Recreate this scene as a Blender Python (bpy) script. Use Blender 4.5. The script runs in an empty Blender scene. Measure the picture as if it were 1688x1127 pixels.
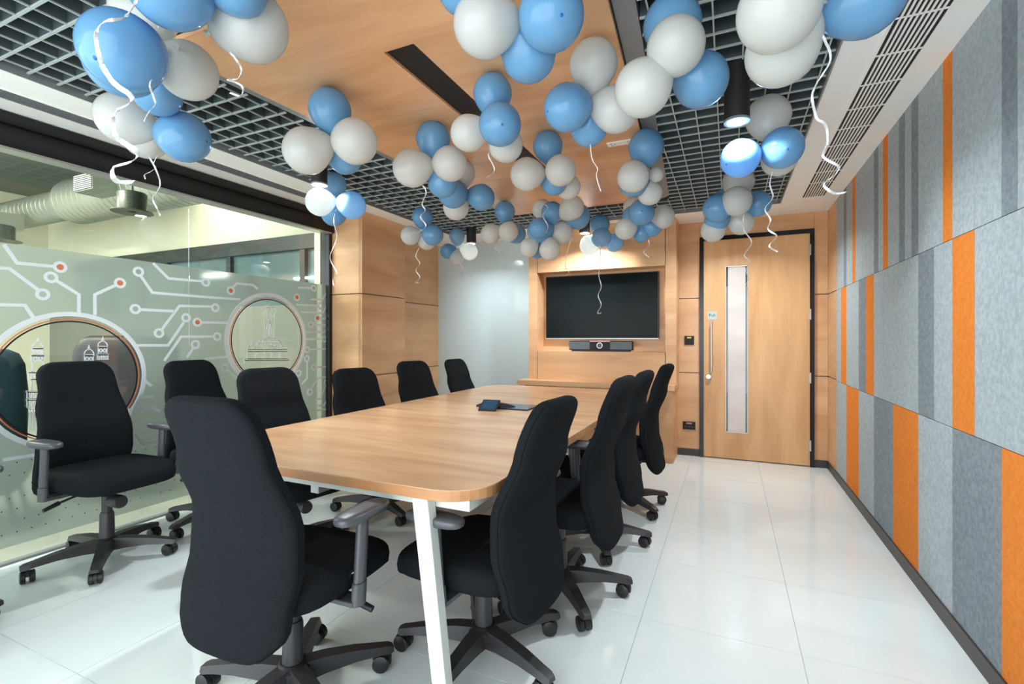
import bpy, bmesh, math, random
from mathutils import Vector, Matrix
random.seed(7)
PI = math.pi
SC = bpy.context.scene
COL = SC.collection

# ------------------------------------------------------------------ camera, world, exposure
cam = bpy.data.cameras.new('camera')
cam.sensor_width = 36.0
cam.lens = 797.0 / 1688.0 * 36.0
cam.shift_y = -6.5 / 1688.0
cam.clip_start = 0.02
camo = bpy.data.objects.new('camera', cam)
camo.location = (0, 0, 1.2)
camo.rotation_euler = (PI / 2, 0, math.radians(24.2))
COL.objects.link(camo)
SC.camera = camo

world = bpy.data.worlds.new('world')
SC.world = world
world.use_nodes = True
bg = world.node_tree.nodes.get('Background') or world.node_tree.nodes.new('ShaderNodeBackground')
bg.inputs['Color'].default_value = (0.90, 0.96, 1.0, 1)
bg.inputs['Strength'].default_value = 2.4

SC.view_settings.view_transform = 'Standard'
SC.view_settings.look = 'None'
SC.view_settings.gamma = 1.0
SC.view_settings.use_curve_mapping = False
SC.view_settings.exposure = 0.88
SC.cycles.diffuse_bounces = 8
LAMP_W = {'wall': 5.5, 'tv': 15.0, 'far': 9.5, 'left': 12.0, 'mid': 7.0}
LAMP_COL = (0.90, 0.97, 1.0)

# ------------------------------------------------------------------ materials
MATS = {}
def srgb(r, g, b):
    f = lambda c: (c / 255 / 12.92) if c / 255 <= .04045 else ((c / 255 + .055) / 1.055) ** 2.4
    return (f(r), f(g), f(b), 1)
def mat(name, col, rough=.5, metal=0., spec=.5, **kw):
    m = bpy.data.materials.new(name); m.use_nodes = True
    p = m.node_tree.nodes['Principled BSDF']
    p.inputs['Base Color'].default_value = col
    p.inputs['Roughness'].default_value = rough
    p.inputs['Metallic'].default_value = metal
    p.inputs['Specular IOR Level'].default_value = spec
    for k, v in kw.items(): p.inputs[k.replace('_', ' ')].default_value = v
    MATS[name] = m
    return m
def mottle(name, c1, c2, scale, rough=.8, detail=4, stretch=(1, 1, 1), bump=0., spec=.3, lo=.35, hi=.65, **kw):
    m = mat(name, c1, rough, spec=spec, **kw); nt = m.node_tree; N = nt.nodes; L = nt.links
    p = N['Principled BSDF']
    g = N.new('ShaderNodeNewGeometry'); mp = N.new('ShaderNodeMapping'); mp.inputs['Scale'].default_value = stretch
    L.new(g.outputs['Position'], mp.inputs['Vector'])
    n = N.new('ShaderNodeTexNoise'); n.inputs['Scale'].default_value = scale; n.inputs['Detail'].default_value = detail
    L.new(mp.outputs[0], n.inputs['Vector'])
    r = N.new('ShaderNodeValToRGB'); r.color_ramp.elements[0].color = c1; r.color_ramp.elements[1].color = c2
    r.color_ramp.elements[0].position = lo; r.color_ramp.elements[1].position = hi
    L.new(n.outputs['Fac'], r.inputs[0]); L.new(r.outputs[0], p.inputs['Base Color'])
    if bump:
        b = N.new('ShaderNodeBump'); b.inputs['Strength'].default_value = bump; b.inputs['Distance'].default_value = .002
        L.new(n.outputs['Fac'], b.inputs['Height']); L.new(b.outputs[0], p.inputs['Normal'])
    return m
def wood(name, light, dark, axis, rough=.35, spec=.4, k=1.0):
    m = mat(name, light, rough, spec=spec); nt = m.node_tree; N = nt.nodes; L = nt.links
    p = N['Principled BSDF']
    g = N.new('ShaderNodeNewGeometry')
    def noise(st, sc, det, dist=0.):
        mp = N.new('ShaderNodeMapping'); mp.inputs['Scale'].default_value = st
        L.new(g.outputs['Position'], mp.inputs['Vector'])
        n = N.new('ShaderNodeTexNoise'); n.inputs['Scale'].default_value = sc; n.inputs['Detail'].default_value = det
        n.inputs['Distortion'].default_value = dist
        L.new(mp.outputs[0], n.inputs['Vector']); return n
    s1 = [1., 1., 1.]; s2 = [1., 1., 1.]
    for i in range(3):
        s1[i] = .8 if 'xyz'[i] == axis else 4.0
        s2[i] = 1.5 if 'xyz'[i] == axis else 60.
    a = noise(s1, 1.3 * k, 3, .6); b = noise(s2, 1.6, 2)
    mx = N.new('ShaderNodeMath'); mx.operation = 'MULTIPLY_ADD'; mx.inputs[1].default_value = .84; mx.inputs[2].default_value = 0.
    L.new(a.outputs['Fac'], mx.inputs[0])
    ad = N.new('ShaderNodeMath'); ad.operation = 'MULTIPLY_ADD'; ad.inputs[1].default_value = .16
    L.new(b.outputs['Fac'], ad.inputs[0]); L.new(mx.outputs[0], ad.inputs[2])
    r = N.new('ShaderNodeValToRGB'); r.color_ramp.elements[0].color = dark; r.color_ramp.elements[1].color = light
    r.color_ramp.elements[0].position = .30; r.color_ramp.elements[1].position = .66
    L.new(ad.outputs[0], r.inputs[0]); L.new(r.outputs[0], p.inputs['Base Color'])
    return m
def emit(name, col, strength):
    m = bpy.data.materials.new(name); m.use_nodes = True; nt = m.node_tree
    nt.nodes.clear(); e = nt.nodes.new('ShaderNodeEmission'); o = nt.nodes.new('ShaderNodeOutputMaterial')
    e.inputs[0].default_value = col; e.inputs[1].default_value = strength
    nt.links.new(e.outputs[0], o.inputs[0]); MATS[name] = m; return m
def glass(name, tint, reflect=1.0, rough=0.0):
    m = bpy.data.materials.new(name); m.use_nodes = True; nt = m.node_tree; N = nt.nodes; L = nt.links
    N.clear(); o = N.new('ShaderNodeOutputMaterial'); t = N.new('ShaderNodeBsdfTransparent'); gl = N.new('ShaderNodeBsdfGlossy')
    t.inputs[0].default_value = tint; gl.inputs['Roughness'].default_value = rough
    f = N.new('ShaderNodeFresnel'); gm = N.new('ShaderNodeNewGeometry')
    io = N.new('ShaderNodeMath'); io.operation = 'MULTIPLY_ADD'; io.inputs[1].default_value = 1 / 1.5 - 1.5; io.inputs[2].default_value = 1.5
    L.new(gm.outputs['Backfacing'], io.inputs[0]); L.new(io.outputs[0], f.inputs[0])
    mu = N.new('ShaderNodeMath'); mu.operation = 'MULTIPLY'; mu.inputs[1].default_value = reflect; mu.use_clamp = True
    mx = N.new('ShaderNodeMixShader'); L.new(f.outputs[0], mu.inputs[0]); L.new(mu.outputs[0], mx.inputs[0])
    L.new(t.outputs[0], mx.inputs[1]); L.new(gl.outputs[0], mx.inputs[2]); L.new(mx.outputs[0], o.inputs[0])
    MATS[name] = m; return m
def frosted(name, col, trans, clear, rough=.35):
    # diffuse film that scatters light through and lets some pass blurred
    m = bpy.data.materials.new(name); m.use_nodes = True; nt = m.node_tree; N = nt.nodes; L = nt.links
    N.clear(); o = N.new('ShaderNodeOutputMaterial')
    d = N.new('ShaderNodeBsdfDiffuse'); d.inputs[0].default_value = col
    t = N.new('ShaderNodeBsdfTranslucent'); t.inputs[0].default_value = col
    r = N.new('ShaderNodeBsdfRefraction'); r.inputs['Color'].default_value = (.9, .95, .92, 1); r.inputs['Roughness'].default_value = rough; r.inputs['IOR'].default_value = 1.12
    a = N.new('ShaderNodeMixShader'); a.inputs[0].default_value = trans
    L.new(d.outputs[0], a.inputs[1]); L.new(t.outputs[0], a.inputs[2])
    b = N.new('ShaderNodeMixShader'); b.inputs[0].default_value = clear
    L.new(a.outputs[0], b.inputs[1]); L.new(r.outputs[0], b.inputs[2])
    L.new(b.outputs[0], o.inputs[0]); MATS[name] = m; return m
def latex(name, col, trans=.3):
    m = bpy.data.materials.new(name); m.use_nodes = True; nt = m.node_tree; N = nt.nodes; L = nt.links
    p = N['Principled BSDF']; o = N['Material Output']
    p.inputs['Base Color'].default_value = col; p.inputs['Roughness'].default_value = .14; p.inputs['Specular IOR Level'].default_value = .5
    t = N.new('ShaderNodeBsdfTranslucent'); t.inputs[0].default_value = col
    mx = N.new('ShaderNodeMixShader'); mx.inputs[0].default_value = trans
    L.new(p.outputs[0], mx.inputs[1]); L.new(t.outputs[0], mx.inputs[2]); L.new(mx.outputs[0], o.inputs[0])
    MATS[name] = m; return m

W_L, W_D = srgb(226, 182, 138), srgb(200, 150, 106)
wood('wood_x', W_L, W_D, 'x')
wood('wood_y', W_L, W_D, 'y')
wood('wood_z', srgb(226, 180, 130), srgb(198, 146, 96), 'z')
wood('wood_ceiling', srgb(232, 182, 138), srgb(210, 156, 112), 'x', rough=.26)
wood('wood_table', srgb(226, 184, 144), srgb(196, 150, 112), 'x', rough=.24, k=1.2)
wood('wood_edge', srgb(214, 160, 112), srgb(176, 122, 80), 'x', rough=.4)
mottle('floor_tile', srgb(232, 241, 241), srgb(238, 246, 246), 2.5, rough=.09, spec=.5)
mat('grout', srgb(176, 180, 174), .8)
mat('white_paint', srgb(249, 250, 246), .55)
mat('void_dark', srgb(20, 27, 30), .9)
mat('grid_bar', srgb(158, 168, 168), .5)
mat('frame_grey', srgb(140, 146, 148), .4, .3)
mat('black_metal', srgb(14, 14, 16), .22)
mat('black_matte', srgb(16, 15, 16), .6)
mat('skirting', srgb(62, 58, 56), .45)
mat('alu', srgb(190, 192, 190), .35, .8)
mat('steel', srgb(200, 200, 198), .25, 1.0)
mat('white_metal', srgb(222, 228, 222), .4)
mottle('felt_light', srgb(158, 168, 173), srgb(178, 187, 191), 55, rough=.95, spec=.1, bump=.25)
mottle('felt_dark', srgb(122, 131, 138), srgb(140, 149, 155), 55, rough=.95, spec=.1, bump=.25)
mottle('felt_orange', srgb(218, 124, 50), srgb(226, 136, 62), 55, rough=.95, spec=.1, bump=.2)
mat('white_gloss', srgb(206, 224, 228), .07, spec=.5)
mottle('fabric', srgb(25, 28, 31), srgb(33, 36, 39), 420, rough=.95, spec=.06, bump=.25, detail=2)
mat('piping', srgb(22, 23, 25), .9, spec=.1)
mat('plastic_black', srgb(30, 30, 32), .42)
mat('plastic_grey', srgb(88, 90, 94), .38, .25)
mat('plastic_dark', srgb(52, 52, 54), .4)
mat('tv_screen', srgb(7, 14, 15), .22, spec=.12)
mat('tv_bezel', srgb(24, 24, 26), .3)
mat('device_grey', srgb(92, 100, 108), .5)
mat('screen_blue', srgb(44, 74, 100), .15)
mat('lens_ring', srgb(190, 196, 198), .25, .8)
mat('pink_strip', srgb(210, 150, 175), .4)
mat('yellow_mark', srgb(236, 210, 60), .4)
mat('ribbon_white', srgb(244, 246, 246), .45, spec=.4)
mat('sign_plate', srgb(178, 196, 196), .35)
mat('ink_dark', srgb(40, 46, 50), .6)
mat('print_white', srgb(226, 234, 236), .5)
mat('print_orange', srgb(214, 118, 76), .5)
mat('print_tan', srgb(206, 178, 140), .5)
mat('cream', srgb(226, 222, 196), .6)
mat('beige', srgb(124, 126, 114), .6)
mat('office_dark', srgb(38, 44, 42), .4)
mat('office_glass', srgb(84, 108, 110), .2, spec=.4)
mat('duct', srgb(168, 172, 158), .38, .5)
mat('drum_grey', srgb(92, 96, 84), .4, .4)
mat('teal_cloth', srgb(6, 44, 54), .8)
mat('brown_leather', srgb(32, 22, 22), .5)
mat('ceiling_office', srgb(92, 102, 94), .9)
mat('carpet_office', srgb(150, 152, 140), .9)
glass('pane_glass', (.93, .97, .95, 1), 1.25)
glass('door_glass', (.85, .88, .87, 1), 1.2)
frosted('film', srgb(152, 162, 155), .35, .25, .3)
mottle('film_door', srgb(206, 198, 194), srgb(222, 212, 206), 2.2, rough=.25, stretch=(1, 1, 1.5))
latex('latex_blue', srgb(120, 176, 218), .30)
latex('latex_pale', srgb(156, 200, 230), .42)
latex('latex_white', srgb(228, 230, 226), .42)
mat('latex_tip', srgb(28, 96, 172), .4)
emit('lamp_lens', (.93, .98, 1, 1), 30.0)
emit('office_emitter', (1, .98, .9, 1), 9.0)

# ------------------------------------------------------------------ mesh helpers
class MB:
    def __init__(s): s.v = []; s.f = []
    def add(s, vs, fs):
        o = len(s.v); s.v += [tuple(a) for a in vs]; s.f += [tuple(i + o for i in f) for f in fs]; return s
    def box(s, x0, x1, y0, y1, z0, z1):
        return s.add([(x0, y0, z0), (x1, y0, z0), (x1, y1, z0), (x0, y1, z0), (x0, y0, z1), (x1, y0, z1), (x1, y1, z1), (x0, y1, z1)],
                     [(0, 3, 2, 1), (4, 5, 6, 7), (0, 1, 5, 4), (1, 2, 6, 5), (2, 3, 7, 6), (3, 0, 4, 7)])
    def prism(s, poly, z0, z1, ax='z'):
        # polygon in the plane normal to ax, extruded along ax
        def P(a, b, c): return {'z': (a, b, c), 'y': (a, c, b), 'x': (c, a, b)}[ax]
        n = len(poly)
        vs = [P(a, b, z0) for a, b in poly] + [P(a, b, z1) for a, b in poly]
        return s.add(vs, [tuple(range(n))[::-1], tuple(range(n, 2 * n))] + [(i, (i + 1) % n, n + (i + 1) % n, n + i) for i in range(n)])
    def rings(s, rs, cap=True):
        n = len(rs[0]); vs = [p for r in rs for p in r]; fs = []
        for k in range(len(rs) - 1):
            for i in range(n):
                fs.append((k * n + i, k * n + (i + 1) % n, (k + 1) * n + (i + 1) % n, (k + 1) * n + i))
        if cap: fs += [tuple(range(n))[::-1], tuple(range((len(rs) - 1) * n, len(rs) * n))]
        return s.add(vs, fs)
    def lathe(s, prof, n=24, c=(0, 0, 0), ax='z', cap=True):
        rs = []
        for r, h in prof:
            ring = []
            for i in range(n):
                a = 2 * PI * i / n; u, w = r * math.cos(a), r * math.sin(a)
                q = {'z': (u, w, h), 'y': (u, h, w), 'x': (h, u, w)}[ax]
                ring.append((q[0] + c[0], q[1] + c[1], q[2] + c[2]))
            rs.append(ring)
        return s.rings(rs, cap)
    def tube(s, pts, r, n=8, r2=None):
        pts = [Vector(p) for p in pts]; rs = []
        up = Vector((0, 0, 1))
        for i, p in enumerate(pts):
            d = (pts[min(i + 1, len(pts) - 1)] - pts[max(i - 1, 0)]).normalized()
            a = d.cross(up)
            if a.length < 1e-3: a = d.cross(Vector((1, 0, 0)))
            a.normalize(); b = d.cross(a)
            rr = r if r2 is None else r + (r2 - r) * i / (len(pts) - 1)
            rs.append([tuple(p + a * rr * math.cos(2 * PI * k / n) + b * rr * math.sin(2 * PI * k / n)) for k in range(n)])
        return s.rings(rs)
    def mesh(s, name, m=None, bevel=0., smooth=None):
        me = bpy.data.meshes.new(name); me.from_pydata(s.v, [], s.f)
        bm = bmesh.new(); bm.from_mesh(me); bmesh.ops.recalc_face_normals(bm, faces=bm.faces)
        if bevel: bmesh.ops.bevel(bm, geom=bm.edges[:], offset=bevel, segments=2, affect='EDGES', profile=.5)
        bm.to_mesh(me); bm.free()
        if m: me.materials.append(MATS[m])
        if smooth is not None:
            me.polygons.foreach_set('use_smooth', [True] * len(me.polygons))
            me.set_sharp_from_angle(angle=math.radians(smooth))
        return me
    def obj(s, name, m, parent=None, bevel=0., smooth=None, loc=None):
        return link(name, s.mesh(name, m, bevel, smooth), parent, loc)
def link(name, me, parent=None, loc=None):
    o = bpy.data.objects.new(name, me); COL.objects.link(o)
    if parent: o.parent = parent
    if loc: o.location = loc
    return o
def empty(name, loc=(0, 0, 0), rz=0.):
    o = bpy.data.objects.new(name, None); COL.objects.link(o); o.location = loc; o.rotation_euler = (0, 0, rz); o.empty_display_size = .1
    return o
def tag(o, label, cat, group=None):
    o['label'] = label; o['category'] = cat
    if group: o['group'] = group
    return o
def struct(o): o['kind'] = 'structure'; return o
def copy_tree(o, parent=None):
    c = o.copy(); COL.objects.link(c); c.parent = parent
    for ch in o.children: copy_tree(ch, c)
    return c
UNIT = {}
def ubox(name, m, parent, x0, x1, y0, y1, z0, z1):
    # a plain box piece sharing one unit mesh for each material
    if m not in UNIT: UNIT[m] = MB().box(-.5, .5, -.5, .5, -.5, .5).mesh('unit_' + m, m)
    o = bpy.data.objects.new(name, UNIT[m]); COL.objects.link(o); o.parent = parent
    o.location = ((x0 + x1) / 2, (y0 + y1) / 2, (z0 + z1) / 2); o.scale = (x1 - x0, y1 - y0, z1 - z0)
    return o
def rpoly(pts, r, n=6):
    # polygon with rounded corners; pts: (x, y, radius factor)
    out = []; N = len(pts)
    for i in range(N):
        p = Vector(pts[i][:2]); k = pts[i][2] if len(pts[i]) > 2 else 1
        if r * k < 1e-5: out.append(tuple(p)); continue
        a = (Vector(pts[i - 1][:2]) - p).normalized(); b = (Vector(pts[(i + 1) % N][:2]) - p).normalized()
        h = a.angle(b) / 2; d = r * k / math.tan(h); c = p + (a + b).normalized() * (r * k / math.sin(h))
        v0 = p + a * d - c; v1 = p + b * d - c
        for j in range(n + 1):
            t = j / n
            w = (v0 * (1 - t) + v1 * t); w = w.normalized() * (r * k); out.append((c.x + w.x, c.y + w.y))
    return out

# ------------------------------------------------------------------ room dimensions
XL, XR, YB = -3.5, .83, 5.26          # glass, right wall, back wall
ZC, ZT = 2.375, 2.80                  # false ceiling, slab above
YN = -1.1                            # near end of what is built

# ------------------------------------------------------------------ floor with tiles
fl = struct(MB().box(-10.4, 1.0, YN, 6.2, -.06, -.004).obj('floor', 'grout'))
txs = [.25 + .595 * k for k in range(-7, 3)]
tys = [2.12 + .59 * k for k in range(-6, 7)]
for x in txs:
    for y in tys:
        a0, a1 = max(x - .595 + .0012, XL - .02), min(x - .0012, XR + .03)
        b0, b1 = max(y - .59 + .0012, YN), min(y - .0012, YB + .04)
        if a1 - a0 > .03 and b1 - b0 > .03: ubox('floor_tile', 'floor_tile', fl, a0, a1, b0, b1, -.004, 0)
ubox('corridor_flooring', 'carpet_office', fl, -10.3, XL - .06, YN, 6.1, -.004, -.001)

# ------------------------------------------------------------------ ceiling
ce = struct(MB().box(-3.7, 1.1, YN, 5.6, ZT, ZT + .06).obj('ceiling', 'void_dark'))
for nm, b in (('border', (-3.56, -2.90, YN, YB, ZC, ZC + .05)), ('border', (.41, .90, YN, YB, ZC, ZC + .05)), ('border', (-2.90, .41, 4.80, YB, ZC, ZC + .05))):
    MB().box(*b).obj(nm, 'white_paint', ce)
for b in ((-2.90, -2.892, YN, 4.80, ZC - .004, 2.46), (.402, .41, YN, 4.80, ZC - .004, 2.46), (-2.892, .402, 4.792, 4.80, ZC - .004, 2.46)):
    MB().box(*b).obj('edge_trim', 'frame_grey', ce)
for b in ((-3.60, -2.902, YN, YB, ZC + .05, ZT), (.412, .95, YN, YB, ZC + .05, ZT), (-2.90, .41, 4.802, YB, ZC + .05, ZT)):
    MB().box(*b).obj('bulkhead', 'void_dark', ce)
wl = lambda y: -2.095 + .069 * (y - 1.2)      # wood raft edges, tapering to the far end
wr = lambda y: -.354 - .0668 * (y - 1.2)
fo = .09
fL = lambda y: wl(y) - fo
fR = lambda y: wr(y) + fo
P = .107
GZ0, GZ1 = 2.392, 2.455
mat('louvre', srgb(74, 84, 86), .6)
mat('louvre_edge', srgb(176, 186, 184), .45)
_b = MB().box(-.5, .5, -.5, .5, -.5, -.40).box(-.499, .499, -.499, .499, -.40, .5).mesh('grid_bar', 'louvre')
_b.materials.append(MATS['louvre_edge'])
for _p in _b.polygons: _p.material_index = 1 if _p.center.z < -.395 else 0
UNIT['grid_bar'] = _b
rows = []; y = 4.735
while y > -.4: rows.append(y); y -= P
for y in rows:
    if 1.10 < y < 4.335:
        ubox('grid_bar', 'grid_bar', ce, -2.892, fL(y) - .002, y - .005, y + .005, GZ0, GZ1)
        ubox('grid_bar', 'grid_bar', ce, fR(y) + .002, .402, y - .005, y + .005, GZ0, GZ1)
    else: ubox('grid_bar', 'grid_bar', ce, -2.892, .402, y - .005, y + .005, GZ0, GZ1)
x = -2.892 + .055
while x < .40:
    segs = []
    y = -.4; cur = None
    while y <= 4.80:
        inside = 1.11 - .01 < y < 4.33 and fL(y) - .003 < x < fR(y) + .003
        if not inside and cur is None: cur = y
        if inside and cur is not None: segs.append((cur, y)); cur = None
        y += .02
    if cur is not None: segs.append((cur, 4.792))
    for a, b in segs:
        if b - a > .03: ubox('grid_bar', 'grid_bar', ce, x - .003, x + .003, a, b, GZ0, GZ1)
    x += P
# raft frame
def trap(y0, y1, off, r):
    return rpoly([(wl(y0) - off, y0 - off), (wr(y0) + off, y0 - off), (wr(y1) + off, y1 + off), (wl(y1) - off, y1 + off)], r, 8)
o_, i_ = trap(1.2, 4.24, fo, .12), trap(1.2, 4.24, -.004, .07)
m = MB(); n = len(o_)
m.rings([[(a, b, 2.40) for a, b in o_], [(a, b, 2.40) for a, b in i_], [(a, b, 2.46) for a, b in i_], [(a, b, 2.46) for a, b in o_], [(a, b, 2.40) for a, b in o_]], cap=False)
m.obj('raft_frame', 'frame_grey', ce)
MB().prism(trap(1.2, 4.24, .006, .075), 2.395, 2.408).obj('raft_backing', 'black_matte', ce)
SX0, SX1, SY0, SY1 = -1.297, -1.150, 1.6, 3.72
def raft(y0, y1, polys):
    m = MB()
    for p in polys: m.prism(p, ZC, ZC + .02)
    m.obj('wood_panel', 'wood_ceiling', ce)
e = .0015
y0, y1 = 1.2, 2.2
raft(y0, y1, [rpoly([(wl(y0), y0, 1), (wr(y0), y0, 1), (wr(y1), y1 - e, 0), (SX1, y1 - e, 0), (SX1, SY0, 0), (SX0, SY0, 0), (SX0, y1 - e, 0), (wl(y1), y1 - e, 0)], .07)])
y0, y1 = 2.2, 3.22
raft(y0, y1, [[(wl(y0), y0 + e), (SX0, y0 + e), (SX0, y1 - e), (wl(y1), y1 - e)], [(SX1, y0 + e), (wr(y0), y0 + e), (wr(y1), y1 - e), (SX1, y1 - e)]])
y0, y1 = 3.22, 4.24
raft(y0, y1, [rpoly([(wl(y0), y0 + e, 0), (SX0, y0 + e, 0), (SX0, SY1, 0), (SX1, SY1, 0), (SX1, y0 + e, 0), (wr(y0), y0 + e, 0), (wr(y1), y1, 1), (wl(y1), y1, 1)], .07)])
MB().box(SX0 - .01, SX1 + .01, SY0 - .01, SY1 + .01, ZC + .012, ZC + .019).obj('slot_liner', 'black_matte', ce)

# ------------------------------------------------------------------ right wall: acoustic panels
wrt = struct(MB().box(XR + .03, XR + .15, YN, YB + .15, -.06, ZT).obj('wall_right', 'black_matte'))
ubox('wood_panel', 'wood_y', wrt, XR, XR + .03, 4.885, YB, .85, 1.602)
ubox('wood_panel', 'wood_y', wrt, XR, XR + .03, 4.885, YB, .07, .842)
ubox('wood_panel', 'wood_y', wrt, XR, XR + .03, 4.885, YB, 1.610, ZC)
K = .0977; Y0 = 4.88; G = .0008
def prow(z0, z1, step, cols):
    for i, c in enumerate(cols):
        a1 = Y0 - i * step * K - G; a0 = Y0 - (i + 1) * step * K + G
        ubox('acoustic_panel', {'l': 'felt_light', 'd': 'felt_dark', 'o': 'felt_orange'}[c], wrt, XR, XR + .03, a0, a1, z0 + .0015, z1 - .0015)
prow(1.604, ZC + .0015, 1, 'lll' + 'd' + 'll' + 'o' + 'lllll' + 'd' + 'l' + 'o' + 'll' + 'd' + 'l' + 'd' + 'lll' + 'o' + 'llll' + 'd' + 'llolldllloldlllldlloll')
prow(.835, 1.604, 2, 'lolldolllldlolldlloldll')
prow(.07, .835, 4, 'loldoldoldl')
bb = struct(MB().box(XR - .008, XR + .012, YN, YB, 0, .07).obj('baseboard_right', 'skirting'))

# ------------------------------------------------------------------ back wall
wb = struct(MB().box(-3.75, 1.0, YB + .03, YB + .16, -.06, ZT).obj('wall_back', 'black_matte'))
ubox('white_board', 'white_gloss', wb, -3.40, -1.98, YB, YB + .03, 0, ZC)
for z0, z1 in ((.07, .842), (.850, 1.602), (1.610, ZC)):
    ubox('wood_panel', 'wood_x', wb, -.60, -.276, YB, YB + .03, z0, z1)
    ubox('wood_panel', 'wood_x', wb, .722, XR - .001, YB, YB + .03, z0, z1)
ubox('wood_panel', 'wood_x', wb, -.274, .720, YB, YB + .03, 2.218, ZC)
struct(MB().box(-.486, -.276, YB - .012, YB + .01, 0, .07).obj('baseboard_back', 'skirting'))
struct(MB().box(.722, XR - .009, YB - .012, YB + .01, 0, .07).obj('baseboard_back', 'skirting'))

# ------------------------------------------------------------------ left side: wood column and wall
wlf = struct(MB().box(-3.72, -3.43, 4.15, YB + .03, -.06, ZT).obj('wall_left', 'black_matte'))
m = MB().box(-3.60, -3.13, 3.53, 4.14, -.06, ZT); m.obj('column_core', 'black_matte', wlf)
for z0, z1 in ((.0, .842), (.850, 1.608), (1.616, ZC)):
    ubox('wood_panel', 'wood_x', wlf, -3.50, -3.1, 3.50, 3.53, z0, z1)
    ubox('wood_panel', 'wood_y', wlf, -3.13, -3.09, 3.5, 4.15, z0, z1)
    ubox('wood_panel', 'wood_x', wlf, -3.50, -3.1, 4.14, 4.17, z0, z1)
    ubox('wood_panel', 'wood_y', wlf, -3.43, -3.40, 4.17, YB, z0, z1)

# ------------------------------------------------------------------ glass partition
win = struct(MB().box(-3.505, -3.495, 2.1912, 3.46, .01, 2.20).obj('window_1', 'pane_glass'))
MB().box(-3.505, -3.495, .90, 2.1888, .01, 2.20).obj('pane', 'pane_glass', win)
MB().box(-3.505, -3.495, -1.09, .8950, .01, 2.20).obj('pane', 'pane_glass', win)
CIR = [(1.516, .957, .384), (2.84, 1.186, .378)]
FX = -3.4935
def film_mesh(y0, y1, z0, z1, holes):
    bm = bmesh.new(); ed = []
    def loop(pts):
        vs = [bm.verts.new((FX, a, b)) for a, b in pts]
        for i in range(len(vs)): ed.append(bm.edges.new((vs[i], vs[(i + 1) % len(vs)])))
    loop([(y0, z0), (y1, z0), (y1, z1), (y0, z1)])
    for cy, cz, r in holes: loop([(cy + r * math.cos(2 * PI * i / 64), cz + r * math.sin(2 * PI * i / 64)) for i in range(64)])
    bmesh.ops.triangle_fill(bm, edges=ed, use_beauty=True)
    me = bpy.data.meshes.new('film'); bm.to_mesh(me); bm.free(); me.materials.append(MATS['film']); return me
films = [link('frosted_film', film_mesh(.90, 2.1888, .09, 1.703, [(CIR[0][0], CIR[0][1], .372)]), win),
         link('frosted_film', film_mesh(2.1912, 3.46, .09, 1.703, [(CIR[1][0], CIR[1][1], .366)]), win),
         link('frosted_film', film_mesh(-.40, .895, .09, 1.703, []), win)]
def ring(m, cy, cz, r0, r1, x0, x1, n=64):
    q = lambda r, x: [(x, cy + r * math.cos(2 * PI * i / n), cz + r * math.sin(2 * PI * i / n)) for i in range(n)]
    if r0 <= 0: return m.rings([q(r1, x0), q(r1, x1)])
    return m.rings([q(r0, x0), q(r1, x0), q(r1, x1), q(r0, x1), q(r0, x0)], cap=False)
def line(m, pts, w, x0, x1):
    pts = [Vector(p) for p in pts]; L = []; R = []
    for i, p in enumerate(pts):
        d0 = (p - pts[i - 1]).normalized() if i else None
        d1 = (pts[i + 1] - p).normalized() if i < len(pts) - 1 else None
        if d0 is None: d0 = d1
        if d1 is None: d1 = d0
        t = (d0 + d1)
        t = t.normalized() if t.length > 1e-4 else d0
        nrm = Vector((-t.y, t.x)); k = min(1.6, 1 / max(.3, nrm.dot(Vector((-d0.y, d0.x)))))
        L.append(p + nrm * w / 2 * k); R.append(p - nrm * w / 2 * k)
    rs = [[(x0, a.x, a.y), (x1, a.x, a.y), (x1, b.x, b.y), (x0, b.x, b.y)] for a, b in zip(L, R)]
    return m.rings(rs)
for k, (cy, cz, r) in enumerate(CIR):
    f = films[k]
    ring(MB(), cy, cz, r - .014, r + .012, -3.4932, -3.4915).obj('emblem_ring', 'print_white', f)
    ring(MB(), cy, cz, r - .034, r - .028, -3.4932, -3.4918).obj('orange_ring', 'print_orange', f)
    ring(MB(), cy, cz, r - .048, r - .040, -3.4932, -3.4918).obj('black_ring', 'black_matte', f)
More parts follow.
